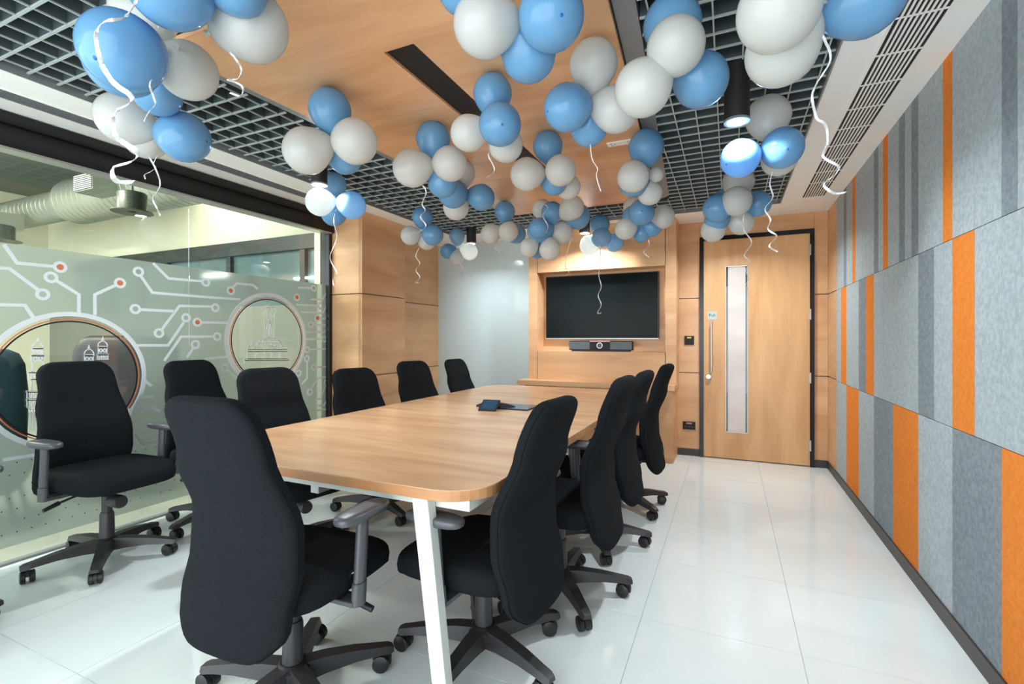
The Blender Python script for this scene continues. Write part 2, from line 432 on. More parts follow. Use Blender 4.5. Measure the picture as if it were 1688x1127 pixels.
for t in [[(1.229,1.695),(1.281,1.603),(1.44,1.606)],[(1.191,1.567),(1.25,1.57),(1.368,1.466)],[(1.445,1.528),(1.551,1.456),(1.551,1.343)],[(1.737,1.529),(1.63,1.462),(1.63,1.339)],[(1.191,1.374),(1.312,1.378),(1.352,1.304)],[(1.88,1.603),(1.949,1.501),(2.358,1.5),(2.582,1.503)],[(1.953,1.698),(2.049,1.607),(2.281,1.612)],[(1.873,1.385),(2.088,1.385)],[(2.009,1.259),(2.122,1.424),(2.358,1.433)],[(2.153,1.312),(2.048,1.15),(1.845,1.153)],[(2.272,1.313),(2.472,1.316)],[(2.024,1.046),(2.133,1.21),(2.37,1.211)],[(2.22,1.131),(2.172,1.059)],[(2.286,1.023),(2.308,1.049),(2.482,1.059)],[(2.477,0.954),(2.557,0.881)],[(2.516,1.585),(2.549,1.624),(2.691,1.627),(2.737,1.599)],[(3.13,1.647),(3.287,1.658)],[(3.115,1.495),(3.359,1.502)],[(3.168,1.433),(3.421,1.436),(3.493,1.533)],[(3.28,1.554),(3.418,1.561),(3.493,1.667)],[(3.381,1.381),(3.49,1.384)],[(3.316,1.321),(3.49,1.323)],[(3.207,1.253),(3.485,1.256)],[(3.207,1.19),(3.41,1.19)],[(3.273,1.095),(3.485,1.096)],[(3.239,0.985),(3.239,0.837),(3.177,0.787)],[(3.344,0.93),(3.482,0.929)],[(3.287,0.739),(3.361,0.827),(3.473,0.831)],[(3.455,0.746),(3.395,0.629),(3.33,0.636)],[(3.352,0.569),(3.438,0.564),(3.47,0.606)],[(3.352,0.53),(3.476,0.524)],[(1.897,0.927),(1.943,0.883)],[(1.866,0.815),(1.953,0.81)],[(1.807,0.742),(1.949,0.741),(1.996,0.706)],[(1.833,0.597),(1.888,0.507),(1.99,0.507)],[(1.362,0.556),(1.224,0.558)]]:
    line(MB(), t, .0175, -3.4932, -3.4918).obj('circuit_trace', 'print_white', films[0] if t[0][0] < 2.19 else films[1])
for y, z, c in [(1.464,1.606,1),(1.387,1.444,0),(1.423,1.543,0),(1.762,1.546,1),(1.866,1.63,0),(2.308,1.608,0),(1.848,1.387,0),(1.99,1.233,0),(2.381,1.426,0),(2.167,1.343,0),(2.247,1.314,1),(2.395,1.211,0),(2.233,1.154,0),(2.453,0.974,0),(2.502,1.564,1),(3.316,1.659,0),(3.124,1.56,1),(3.388,1.501,0),(3.359,1.386,1),(3.28,1.322,0),(3.44,1.19,0),(3.239,1.095,0),(3.236,1.013,0),(3.316,0.932,0),(3.271,0.707,0),(3.142,0.887,0),(3.467,0.779,0)]:
    f = films[0] if y < 2.19 else films[1]
    nd = ring(MB(), y, z, .017, .033, -3.4932, -3.4916, 20).obj('circuit_node', 'print_white', f)
    if c: ring(MB(), y, z, 0, .019, -3.4932, -3.4918, 16).obj('node_dot', 'print_orange', f)
def art(name, lines, w, f):
    m = MB()
    for l in lines: line(m, l, w, -3.4932, -3.4922)
    return m.obj(name, 'print_white', f)
art('tower_drawing', [[(1.362,1.175),(1.366,1.201),(1.37,1.175)],[(1.389,1.149),(1.387,1.159),(1.382,1.168),(1.375,1.174),(1.366,1.176),(1.357,1.174),(1.35,1.169),(1.345,1.16),(1.343,1.149)],[(1.344,1.148),(1.388,1.147),(1.388,1.141),(1.344,1.141),(1.344,1.148)],[(1.346,1.141),(1.386,1.141),(1.386,1.106),(1.346,1.107),(1.346,1.141)],[(1.357,1.114),(1.361,1.117),(1.363,1.124),(1.361,1.132),(1.357,1.135),(1.352,1.132),(1.351,1.124),(1.352,1.117),(1.357,1.114)],[(1.375,1.113),(1.38,1.116),(1.381,1.124),(1.38,1.131),(1.375,1.134),(1.37,1.131),(1.369,1.124),(1.37,1.116),(1.375,1.113)],[(1.34,1.105),(1.392,1.103),(1.392,1.099),(1.34,1.101),(1.34,1.105)],[(1.341,1.101),(1.391,1.099),(1.391,1.074),(1.341,1.076),(1.341,1.101)],[(1.349,1.081),(1.353,1.084),(1.353,1.091),(1.349,1.095),(1.345,1.092),(1.345,1.084),(1.349,1.081)],[(1.36,1.08),(1.364,1.084),(1.364,1.091),(1.36,1.095),(1.356,1.091),(1.356,1.084),(1.36,1.08)],[(1.372,1.08),(1.376,1.083),(1.376,1.091),(1.372,1.094),(1.368,1.091),(1.368,1.084),(1.372,1.08)],[(1.383,1.079),(1.387,1.083),(1.387,1.09),(1.383,1.094),(1.379,1.09),(1.379,1.083),(1.383,1.079)],[(1.343,1.076),(1.343,1.015)],[(1.39,1.074),(1.39,1.012)],[(1.328,1.016),(1.405,1.011),(1.405,1.006),(1.328,1.011),(1.328,1.016)],[(1.33,1.011),(1.403,1.006),(1.403,0.968),(1.33,0.973),(1.33,1.011)],[(1.338,0.973),(1.394,0.968),(1.394,0.958),(1.338,0.963),(1.338,0.973)],[(1.346,0.977),(1.351,0.981),(1.353,0.99),(1.351,0.999),(1.346,1.003),(1.341,1.0),(1.339,0.991),(1.341,0.981),(1.346,0.977)],[(1.366,0.976),(1.371,0.979),(1.373,0.988),(1.371,0.998),(1.366,1.002),(1.361,0.998),(1.359,0.989),(1.361,0.98),(1.366,0.976)],[(1.386,0.974),(1.392,0.978),(1.394,0.987),(1.392,0.996),(1.386,1.001),(1.381,0.997),(1.379,0.988),(1.381,0.978),(1.386,0.974)],[(1.34,0.963),(1.34,0.911)],[(1.392,0.959),(1.392,0.906)],[(1.319,0.913),(1.414,0.903),(1.414,0.895),(1.319,0.905),(1.319,0.913)],[(1.321,0.905),(1.412,0.896),(1.412,0.86),(1.321,0.871),(1.321,0.905)],[(1.331,0.872),(1.331,0.887),(1.331,0.887),(1.331,0.892),(1.333,0.896),(1.336,0.897),(1.339,0.895),(1.341,0.891),(1.342,0.886),(1.342,0.87)],[(1.35,0.869),(1.35,0.885),(1.35,0.885),(1.351,0.89),(1.353,0.894),(1.356,0.895),(1.359,0.893),(1.361,0.889),(1.362,0.884),(1.362,0.868)],[(1.37,0.867),(1.37,0.883),(1.37,0.883),(1.371,0.888),(1.373,0.892),(1.376,0.893),(1.379,0.891),(1.381,0.887),(1.382,0.882),(1.382,0.866)],[(1.39,0.865),(1.39,0.881),(1.39,0.881),(1.391,0.886),(1.393,0.89),(1.396,0.891),(1.399,0.889),(1.401,0.885),(1.402,0.879),(1.402,0.863)],[(1.319,0.868),(1.414,0.857),(1.414,0.849),(1.319,0.86),(1.319,0.868)],[(1.321,0.86),(1.412,0.849),(1.412,0.814),(1.321,0.825),(1.321,0.86)],[(1.331,0.826),(1.331,0.842),(1.331,0.842),(1.331,0.847),(1.333,0.85),(1.336,0.851),(1.339,0.85),(1.341,0.846),(1.342,0.84),(1.342,0.825)],[(1.35,0.824),(1.35,0.839),(1.35,0.839),(1.351,0.844),(1.353,0.848),(1.356,0.849),(1.359,0.847),(1.361,0.843),(1.362,0.838),(1.362,0.822)],[(1.37,0.821),(1.37,0.837),(1.37,0.837),(1.371,0.842),(1.373,0.846),(1.376,0.847),(1.379,0.845),(1.381,0.841),(1.382,0.835),(1.382,0.82)],[(1.39,0.819),(1.39,0.834),(1.39,0.834),(1.391,0.84),(1.393,0.843),(1.396,0.844),(1.399,0.842),(1.401,0.838),(1.402,0.833),(1.402,0.817)],[(1.321,0.825),(1.334,0.81),(1.399,0.801),(1.412,0.814)],[(1.334,0.81),(1.334,0.697)],[(1.347,0.808),(1.347,0.695)],[(1.36,0.806),(1.36,0.693)],[(1.372,0.804),(1.372,0.691)],[(1.385,0.803),(1.385,0.688)],[(1.399,0.801),(1.399,0.686)],[(1.596,1.131),(1.6,1.159),(1.605,1.131)],[(1.625,1.102),(1.623,1.113),(1.617,1.123),(1.61,1.13),(1.6,1.132),(1.591,1.13),(1.584,1.124),(1.578,1.114),(1.577,1.103)],[(1.578,1.102),(1.624,1.1),(1.624,1.093),(1.578,1.095),(1.578,1.102)],[(1.579,1.095),(1.622,1.093),(1.622,1.055),(1.579,1.057),(1.579,1.095)],[(1.591,1.064),(1.596,1.068),(1.598,1.076),(1.596,1.084),(1.591,1.087),(1.586,1.084),(1.584,1.076),(1.586,1.068),(1.591,1.064)],[(1.61,1.064),(1.615,1.067),(1.617,1.075),(1.615,1.083),(1.61,1.086),(1.605,1.083),(1.603,1.075),(1.605,1.067),(1.61,1.064)],[(1.573,1.055),(1.629,1.053),(1.629,1.048),(1.573,1.051),(1.573,1.055)],[(1.574,1.05),(1.627,1.048),(1.627,1.022),(1.574,1.024),(1.574,1.05)],[(1.582,1.029),(1.587,1.033),(1.587,1.04),(1.582,1.044),(1.578,1.041),(1.578,1.033),(1.582,1.029)],[(1.594,1.028),(1.599,1.032),(1.599,1.04),(1.594,1.044),(1.59,1.04),(1.59,1.032),(1.594,1.028)],[(1.606,1.028),(1.611,1.031),(1.611,1.039),(1.606,1.043),(1.602,1.04),(1.602,1.032),(1.606,1.028)],[(1.619,1.027),(1.623,1.031),(1.623,1.039),(1.619,1.043),(1.614,1.039),(1.614,1.031),(1.619,1.027)],[(1.665,1.18),(1.67,1.209),(1.675,1.18)],[(1.695,1.15),(1.693,1.162),(1.687,1.172),(1.679,1.179),(1.67,1.181),(1.661,1.179),(1.653,1.173),(1.647,1.163),(1.646,1.151)],[(1.647,1.15),(1.694,1.149),(1.694,1.142),(1.647,1.143),(1.647,1.15)],[(1.648,1.143),(1.692,1.142),(1.692,1.103),(1.648,1.104),(1.648,1.143)],[(1.66,1.112),(1.665,1.115),(1.667,1.123),(1.665,1.132),(1.66,1.135),(1.655,1.132),(1.653,1.124),(1.655,1.116),(1.66,1.112)],[(1.68,1.112),(1.685,1.115),(1.687,1.123),(1.685,1.131),(1.68,1.135),(1.675,1.131),(1.673,1.123),(1.675,1.115),(1.68,1.112)],[(1.642,1.102),(1.699,1.101),(1.699,1.096),(1.642,1.097),(1.642,1.102)],[(1.643,1.097),(1.697,1.096),(1.697,1.069),(1.643,1.071),(1.643,1.097)],[(1.652,1.076),(1.656,1.079),(1.656,1.087),(1.652,1.091),(1.647,1.088),(1.647,1.08),(1.652,1.076)],[(1.664,1.075),(1.668,1.079),(1.668,1.087),(1.664,1.091),(1.66,1.087),(1.66,1.079),(1.664,1.075)],[(1.676,1.075),(1.68,1.078),(1.68,1.086),(1.676,1.091),(1.672,1.087),(1.672,1.079),(1.676,1.075)],[(1.688,1.074),(1.693,1.078),(1.693,1.086),(1.688,1.09),(1.684,1.086),(1.684,1.078),(1.688,1.074)]], .0052, films[0])
art('statue_drawing', [[(2.788,1.432),(2.797,1.378),(2.803,1.207)],[(2.889,1.205),(2.893,1.381),(2.912,1.427),(2.896,1.459)],[(2.788,1.432),(2.817,1.45),(2.896,1.459)],[(2.817,1.45),(2.801,1.401),(2.831,1.344),(2.839,1.216)],[(2.871,1.446),(2.887,1.393),(2.851,1.345),(2.847,1.211)],[(2.831,1.431),(2.825,1.379),(2.86,1.31),(2.871,1.216)],[(2.86,1.433),(2.864,1.392),(2.841,1.362)],[(2.811,1.343),(2.82,1.286),(2.817,1.207)],[(2.866,1.46),(2.862,1.474),(2.853,1.481),(2.843,1.481),(2.834,1.472),(2.831,1.458),(2.834,1.444),(2.843,1.436),(2.853,1.437),(2.862,1.446),(2.866,1.46)],[(2.758,1.182),(2.804,1.197),(2.891,1.197),(2.94,1.181)],[(2.739,1.165),(2.758,1.182),(2.94,1.181),(2.961,1.159)],[(2.729,1.136),(2.737,1.161),(2.958,1.159),(2.971,1.133)],[(2.651,1.132),(3.018,1.126),(3.018,1.101),(2.651,1.109),(2.651,1.132)],[(2.646,1.109),(3.023,1.101),(3.023,1.084),(2.646,1.093),(2.646,1.109)],[(2.646,1.093),(3.023,1.084),(3.023,1.021),(2.646,1.035),(2.646,1.093)],[(2.621,1.036),(3.043,1.02),(3.043,1.008),(2.621,1.025),(2.621,1.036)],[(2.617,1.025),(3.049,1.007),(3.049,0.979),(2.617,1.0),(2.617,1.025)],[(2.758,1.179),(2.758,1.163)],[(2.782,1.179),(2.782,1.163)],[(2.805,1.179),(2.805,1.163)],[(2.829,1.179),(2.829,1.163)],[(2.853,1.179),(2.853,1.163)],[(2.878,1.179),(2.878,1.162)],[(2.902,1.179),(2.902,1.162)],[(2.927,1.179),(2.927,1.162)],[(2.953,1.179),(2.953,1.162)],[(2.742,1.159),(2.742,1.139)],[(2.762,1.159),(2.762,1.138)],[(2.783,1.159),(2.783,1.138)],[(2.804,1.158),(2.804,1.138)],[(2.825,1.158),(2.825,1.137)],[(2.847,1.158),(2.847,1.137)],[(2.868,1.158),(2.868,1.137)],[(2.89,1.158),(2.89,1.136)],[(2.912,1.157),(2.912,1.136)],[(2.934,1.157),(2.934,1.136)],[(2.957,1.157),(2.957,1.136)],[(2.666,1.131),(2.666,1.111)],[(2.691,1.13),(2.691,1.11)],[(2.716,1.13),(2.716,1.11)],[(2.742,1.129),(2.742,1.109)],[(2.767,1.129),(2.767,1.108)],[(2.794,1.129),(2.794,1.108)],[(2.82,1.128),(2.82,1.107)],[(2.847,1.128),(2.847,1.107)],[(2.874,1.127),(2.874,1.106)],[(2.901,1.127),(2.901,1.106)],[(2.929,1.126),(2.929,1.105)],[(2.957,1.126),(2.957,1.104)],[(2.985,1.125),(2.985,1.104)],[(2.716,1.091),(2.716,1.033)],[(2.729,1.091),(2.729,1.032)],[(2.788,1.09),(2.788,1.03)],[(2.801,1.089),(2.801,1.029)],[(2.863,1.088),(2.863,1.027)],[(2.876,1.087),(2.876,1.026)],[(2.94,1.086),(2.94,1.024)],[(2.954,1.085),(2.954,1.023)],[(2.705,1.142),(2.702,1.152),(2.696,1.158),(2.688,1.158),(2.682,1.152),(2.68,1.143)],[(2.994,1.139),(2.991,1.149),(2.984,1.155),(2.975,1.155),(2.968,1.149),(2.965,1.139)],[(2.671,1.126),(2.669,1.135),(2.664,1.141),(2.658,1.141),(2.653,1.136),(2.651,1.126)],[(3.023,1.12),(3.021,1.129),(3.015,1.134),(3.008,1.134),(3.002,1.129),(3.0,1.12)]], .0052, films[1])
m = MB()
for j in range(7):
    for i in range(42):
        yy = .92 + i * .06 + (.03 if j % 2 else 0); zz = .16 + j * .062
        if random.random() < .75 and min((yy - c[0]) ** 2 + (zz - c[1]) ** 2 for c in CIR) > .17 and abs(yy - 2.19) > .012 and yy < 3.44: ring(m, yy, zz, 0, .0035, -3.4932, -3.4925, 6)
dts = m.obj('film_dots', 'ink_dark', win); dts['kind'] = 'stuff'
struct(MB().box(-3.56, -3.42, YN, 3.50, 2.195, ZC - .001).obj('trim_1', 'black_metal', bevel=.004))
t1 = bpy.data.objects['trim_1']
ubox('header_lip', 'alu', t1, -3.515, -3.418, YN, 3.46, 2.183, 2.194)
ubox('header_step', 'black_metal', t1, -3.43, -3.40, YN, 3.495, 2.31, 2.368)
struct(MB().box(-3.55, -3.45, 3.46, 3.499, 0, 2.195).obj('trim_2', 'black_metal', bevel=.003))
struct(MB().box(-3.52, -3.48, YN, 3.46, -.003, .012).obj('trim_3', 'frame_grey'))

# ------------------------------------------------------------------ door
def door_leaf():
    m = MB(); x0, x1, z0, z1 = -.030, .162, .272, 1.905
    a, b, c, d = -.236, .684, .010, 2.176
    for q in ((a, x0, c, d), (x1, b, c, d), (x0, x1, c, z0), (x0, x1, z1, d)): m.box(q[0], q[1], YB - .018, YB + .024, q[2], q[3])
    return m
dr = struct(door_leaf().obj('door_1', 'wood_z'))
for nm, b in (('door_frame', (-.274, -.238, YB - .03, YB + .03, 0, 2.216)), ('door_frame', (.686, .720, YB - .03, YB + .03, 0, 2.216)), ('door_frame', (-.238, .686, YB - .03, YB + .03, 2.180, 2.216))):
    MB().box(*b).obj(nm, 'black_metal', dr)
MB().box(-.030, .162, YB - .002, YB + .006, .272, 1.905).obj('vision_pane', 'door_glass', dr)
MB().box(-.012, .144, YB - .006, YB - .003, .272, 1.905).obj('frosted_strip', 'film_door', dr)
for b in ((-.034, -.029, .268, 1.909), (.161, .166, .268, 1.909)): MB().box(b[0], b[1], YB - .022, YB - .002, b[2], b[3]).obj('glazing_bead', 'alu', dr)
for b in ((.268, .273), (1.904, 1.909)): MB().box(-.034, .166, YB - .022, YB - .002, b[0], b[1]).obj('glazing_bead', 'alu', dr)
MB().box(-.05, .18, YB + .026, YB + .0295, .2, 1.98).obj('corridor_view', 'beige', dr)
h = MB().tube([(-.163, YB - .065, .86), (-.163, YB - .065, 1.365)], .011, 12).obj('pull_handle', 'steel', dr, smooth=40)
for z in (.90, 1.32): MB().tube([(-.163, YB - .065, z), (-.163, YB - .015, z)], .007, 10).obj('handle_post', 'steel', h, smooth=40)
lk = MB().lathe([(.022, YB - .055), (.025, YB - .05), (.025, YB - .015)], 20, (-.190, 0, .815), 'y').obj('lock', 'steel', dr, smooth=40)
for z in (.20, .83, 1.42, 2.02): MB().box(.676, .692, YB - .036, YB - .018, z - .05, z + .05).obj('hinge', 'steel', dr)
sg = MB().box(-.200, -.115, YB - .021, YB - .0185, 1.385, 1.465).obj('door_sign', 'sign_plate', dr)
def text(body, size, loc, rot, m, parent, name='lettering', ext=.0006):
    cu = bpy.data.curves.new(name, 'FONT'); cu.body = body; cu.size = size; cu.align_x = 'CENTER'; cu.align_y = 'CENTER'; cu.extrude = ext
    o = bpy.data.objects.new(name, cu); COL.objects.link(o); o.location = loc; o.rotation_euler = rot
    cu.materials.append(MATS[m]); o.parent = parent; return o
text('Pull', .042, (-.158, YB - .0216, 1.428), (PI / 2, 0, 0), 'ink_dark', sg)

# ------------------------------------------------------------------ switches
def plate(name, x0, x1, z0, z1, label, cat, mark):
    o = tag(empty(name, ((x0 + x1) / 2, YB, (z0 + z1) / 2)), label, cat)
    w, hh = (x1 - x0) / 2, (z1 - z0) / 2
    MB().box(-w, w, -.012, 0, -hh, hh).obj('plate', 'black_matte', o, bevel=.002)
    MB().box(-w * .45, w * .45, -.0145, -.011, hh * .45, hh * .75).obj('indicator', mark, o)
    return o
o = plate('wall_switch', -.42, -.328, 1.13, 1.222, 'small black wall switch with a yellow mark left of the door', 'switch', 'yellow_mark')
o = plate('wall_socket', -.435, -.315, .265, .345, 'black power socket with a red mark low beside the door', 'socket', 'pink_strip')
for dx in (-.03, 0, .03): MB().lathe([(.006, -.0135), (.006, -.011)], 10, (dx, 0, -.012), 'y').obj('socket_hole', 'plastic_grey', o)

# ------------------------------------------------------------------ television wall unit
tu = tag(empty('tv_wall_unit', (-1.24, YB, 0)), 'tall light wood wall unit with a niche around the television', 'wall unit')
def U(name, x0, x1, y0, y1, z0, z1, mt='wood_x', bev=0.):
    return MB().box(x0 + 1.24, x1 + 1.24, y0 - YB, y1 - YB, z0, z1).obj(name, mt, tu, bevel=bev)
YF = 4.95
U('side_panel', -2.02, -1.924, YF, YB - .001, .752, ZC - .002)
U('side_panel', -.571, -.472, YF, YB - .001, .752, ZC - .002)
U('top_panel', -1.918, -.577, YF, YB - .02, 1.915, ZC - .002)
U('lower_panel', -1.918, -.577, YF, YB - .02, .752, 1.058)
U('niche_back', -1.924, -.571, YB - .10, YB - .02, 1.058, 1.915)
for x0, x1 in ((-1.924, -1.918), (-.577, -.571)):
    U('shadow_gap', x0, x1, YF + .012, YB - .03, 1.916, ZC - .004, 'black_matte'); U('shadow_gap', x0, x1, YF + .012, YB - .03, .754, 1.057, 'black_matte')
U('counter_top', -2.085, -.468, 4.76, YB - .001, .700, .751, 'wood_x', .002)
U('cabinet_body', -2.02, -.487, 4.845, YB - .001, .0, .699)
for i in range(3):
    x0 = -2.018 + i * .511
    U('cabinet_door', x0, x0 + .507, 4.826, 4.844, .06, .690)

# ------------------------------------------------------------------ television and soundbar
tv = tag(empty('television', (-1.27, 5.12, 1.19)), 'large black flat television mounted in the wood niche', 'television')
MB().box(-.612, .612, 0, .045, 0, .695).obj('casing', 'tv_bezel', tv, bevel=.003)
MB().box(-.603, .603, -.002, .004, .012, .687).obj('screen', 'tv_screen', tv)
MB().box(-.612, .612, -.003, .002, 0, .009).obj('bottom_strip', 'alu', tv)
sb = tag(empty('video_soundbar', (-1.235, 5.02, 1.06)), 'grey conference soundbar with a round camera under the television', 'soundbar')
MB().box(-.335, .335, -.03, .05, .012, .108).obj('body', 'black_matte', sb, bevel=.006)
for x0, x1 in ((-.33, -.108), (.108, .33)): MB().box(x0, x1, -.034, -.029, .020, .100).obj('speaker_grille', 'device_grey', sb, bevel=.002)
MB().box(-.106, .106, -.036, .0, .100, .112).obj('top_strip', 'pink_strip', sb)
c = MB().lathe([(.034, -.042), (.034, -.030)], 24, (0, 0, .062), 'y').obj('camera_lens', 'black_metal', sb, smooth=40)
m = MB(); q = lambda r, y: [(r * math.cos(2 * PI * i / 24), y, .062 + r * math.sin(2 * PI * i / 24)) for i in range(24)]
m.rings([q(.026, -.043), q(.030, -.043), q(.030, -.041), q(.026, -.041), q(.026, -.043)], cap=False); m.obj('lens_ring', 'lens_ring', c)
MB().box(-.31, .31, -.02, .04, 0, .012).obj('foot', 'plastic_black', sb)

# ------------------------------------------------------------------ cylinder lamps
def lamp(x, y, label, w='mid', zb=2.225):
    o = tag(empty('cylinder_lamp', (x, y, zb)), label, 'lamp', 'black cylinder ceiling lamps')
    MB().lathe([(.05, 0), (.052, .004), (.052, 2.56 - zb)], 32).obj('housing', 'black_matte', o, smooth=40)
    m = MB(); r = lambda R, z: [(R * math.cos(2 * PI * i / 32), R * math.sin(2 * PI * i / 32), z) for i in range(32)]
    m.rings([r(.040, .001), r(.040, -.004), r(.053, -.004), r(.053, .006), r(.050, .006), r(.050, .001)], cap=False); m.obj('rim', 'frame_grey', o, smooth=40)
    MB().lathe([(.040, -.001), (.040, .001)], 32).obj('lens', 'lamp_lens', o)
    l = bpy.data.lights.new('lamp_light', 'AREA'); l.shape = 'DISK'; l.size = .075; l.energy = LAMP_W[w]; l.color = LAMP_COL; l.spread = math.radians(150)
    lo = bpy.data.objects.new('lamp_light', l); COL.objects.link(lo); lo.parent = o; lo.location = (0, 0, -.006)
    return o
lamp(-2.50, 2.42, 'black cylinder lamp over the glass wall side, balloons glowing beneath', 'left')
lamp(.03, 2.34, 'black cylinder lamp nearest on the right, lens clearly visible', 'mid', 2.15)
lamp(-2.55, 4.60, 'black cylinder lamp in front of the white wall', 'wall')
lamp(-1.29, 4.60, 'black cylinder lamp above the television', 'tv')
lamp(.03, 4.50, 'black cylinder lamp before the door, half hidden by balloons', 'far')

# ------------------------------------------------------------------ air grilles in the ceiling borders
def grille(name, x0, x1, y0, y1, label, nslat, cross, mt):
    o = tag(empty(name, ((x0 + x1) / 2, (y0 + y1) / 2, ZC)), label, 'air grille')
    w, l = (x1 - x0) / 2, (y1 - y0) / 2
    MB().box(-w, w, -l, l, -.0006, .0).obj('backing', 'black_matte', o)
    for a, b, c_, d in ((-w - .012, -w, -l - .012, l + .012), (w, w + .012, -l - .012, l + .012), (-w, w, l, l + .012), (-w, w, -l - .012, -l)):
        MB().box(a, b, c_, d, -.004, 0).obj('frame', 'white_paint', o)
    p = 2 * w / nslat
    for i in range(1, nslat): ubox('slat', mt, o, -w + i * p - p * .22, -w + i * p + p * .22, -l, l, -.004, -.0006)
    k = int(2 * l / cross)
    for i in range(1, k): ubox('cross_bar', mt, o, -w, w, -l + i * cross - .004, -l + i * cross + .004, -.0038, -.0007)
    return o
grille('ceiling_grille', .556, .712, -.4, 4.69, 'long white slotted air grille in the right ceiling border', 9, .26, 'white_paint')
grille('ceiling_diffuser', -3.245, -3.128, -.4, 4.1, 'long narrow grey air diffuser strip above the glass wall', 8, .5, 'frame_grey')
pl = tag(empty('ceiling_plate', (-.60, 2.92, ZC)), 'small white punched metal plate screwed to the wood ceiling', 'bracket')
MB().box(-.075, .075, -.03, .03, -.006, 0).obj('plate', 'white_paint', pl, bevel=.001)
for a, b in ((-.05, -.015), (-.05, .015), (.05, -.015), (.05, .015), (-.03, .0)): MB().lathe([(.005, -.0065), (.005, -.0055)], 8, (a, b, 0)).obj('hole', 'black_matte', pl)

# ------------------------------------------------------------------ conference table
TX0, TX1, TY0, TY1 = -2.22, -.70, 1.29, 4.48
TZ = .722
tb = tag(empty('conference_table', ((TX0 + TX1) / 2, (TY0 + TY1) / 2, 0)), 'long light wood conference table with rounded corners and white legs', 'table')
tx, ty = (TX0 + TX1) / 2, (TY0 + TY1) / 2
hw, hl = (TX1 - TX0) / 2, (TY1 - TY0) / 2
pol = rpoly([(-hw, -hl), (hw, -hl), (hw, hl), (-hw, hl)], .16, 10)
MB().prism(pol, TZ - .004, TZ).obj('table_top', 'wood_table', tb)
MB().prism(rpoly([(-hw, -hl), (hw, -hl), (hw, hl), (-hw, hl)], .16, 10), TZ - .036, TZ - .0045).obj('edge_band', 'wood_edge', tb)
ins = .05
for nm, b in (('apron', (-hw + ins, hw - ins, -hl + ins, -hl + ins + .03)), ('apron', (-hw + ins, hw - ins, hl - ins - .03, hl - ins)), ('apron', (-hw + ins, -hw + ins + .03, -hl + ins + .031, hl - ins - .031)), ('apron', (hw - ins - .03, hw - ins, -hl + ins + .031, hl - ins - .031))):
    MB().box(b[0], b[1], b[2], b[3], TZ - .072, TZ - .037).obj(nm, 'white_metal', tb)
for sx in (-1, 1):
    for y in (-hl + .022, 0.0, hl - .16):
        def q(x, z, w=.030, d=.022): return [(x - w, y - d, z), (x + w, y - d, z), (x + w, y + d, z), (x - w, y + d, z)]
        MB().rings([q(sx * (hw - .205) + (.07 if sx < 0 else 0), TZ - .0365), q(sx * (hw - .12) + (.07 if sx < 0 else 0), 0, .026, .020)]).obj('leg', 'white_metal', tb, bevel=.003)
MB().box(-.02, .02, -hl + .1, hl - .1, TZ - .12, TZ - .05).obj('centre_beam', 'white_metal', tb)
cb = MB().tube([(-1.55, 1.62, .68), (-1.57, 1.50, .645), (-1.62, 1.40, .63), (-1.70, 1.34, .64), (-1.78, 1.33, .68)], .0045, 6).obj('white_cable', 'print_white', None, smooth=60)
tag(cb, 'thin white cable drooping under the near end of the table', 'cable')

# conference phone and the table box flap beside it
ph = tag(empty('conference_phone', (-1.465, 2.95, TZ), .15), 'black conference phone with tilted screen on the table', 'phone')
def arm(a, l):
    m = MB(); d = Vector((math.cos(a), math.sin(a))); n_ = Vector((-d.y, d.x))
    def q(t, w, z0, z1): 
        p = d * t; return [(p.x + n_.x * w, p.y + n_.y * w, z0), (p.x + n_.x * w * .7, p.y + n_.y * w * .7, z1), (p.x - n_.x * w * .7, p.y - n_.y * w * .7, z1), (p.x - n_.x * w, p.y - n_.y * w, z0)]
    return m.rings([q(0, .045, .004, .045), q(l * .6, .035, .004, .030), q(l, .022, .001, .012)])
for a in (PI * .15, PI * .85): arm(a, .15).obj('speaker_arm', 'black_matte', ph, smooth=30)
arm(-PI * .5, .10).obj('speaker_arm', 'black_matte', ph, smooth=30)
MB().lathe([(.05, .0), (.055, .02), (.04, .045), (.0, .05)], 20).obj('centre_pod', 'black_matte', ph, smooth=40)
m = MB().add([(-.06, -.14, .008), (.06, -.14, .008), (.06, -.03, .062), (-.06, -.03, .062), (-.06, -.14, .0), (.06, -.14, .0), (.06, -.03, .048), (-.06, -.03, .048)], [(0, 1, 2, 3), (7, 6, 5, 4), (0, 4, 5, 1), (1, 5, 6, 2), (2, 6, 7, 3), (3, 7, 4, 0)])
con = m.obj('console', 'black_matte', ph)
MB().add([(-.05, -.132, .0125), (.05, -.132, .0125), (.05, -.04, .0578), (-.05, -.04, .0578)], [(0, 1, 2, 3)]).obj('screen', 'screen_blue', con)
fp = tag(empty('table_box_flap', (-1.345, 3.05, TZ), 0), 'flat grey table box flap lying behind the conference phone', 'table box')
MB().box(-.14, .14, -.12, .12, 0, .006).obj('rim', 'black_matte', fp, bevel=.002)
MB().box(-.132, .132, -.112, .112, .006, .009).obj('lid', 'screen_blue', fp)

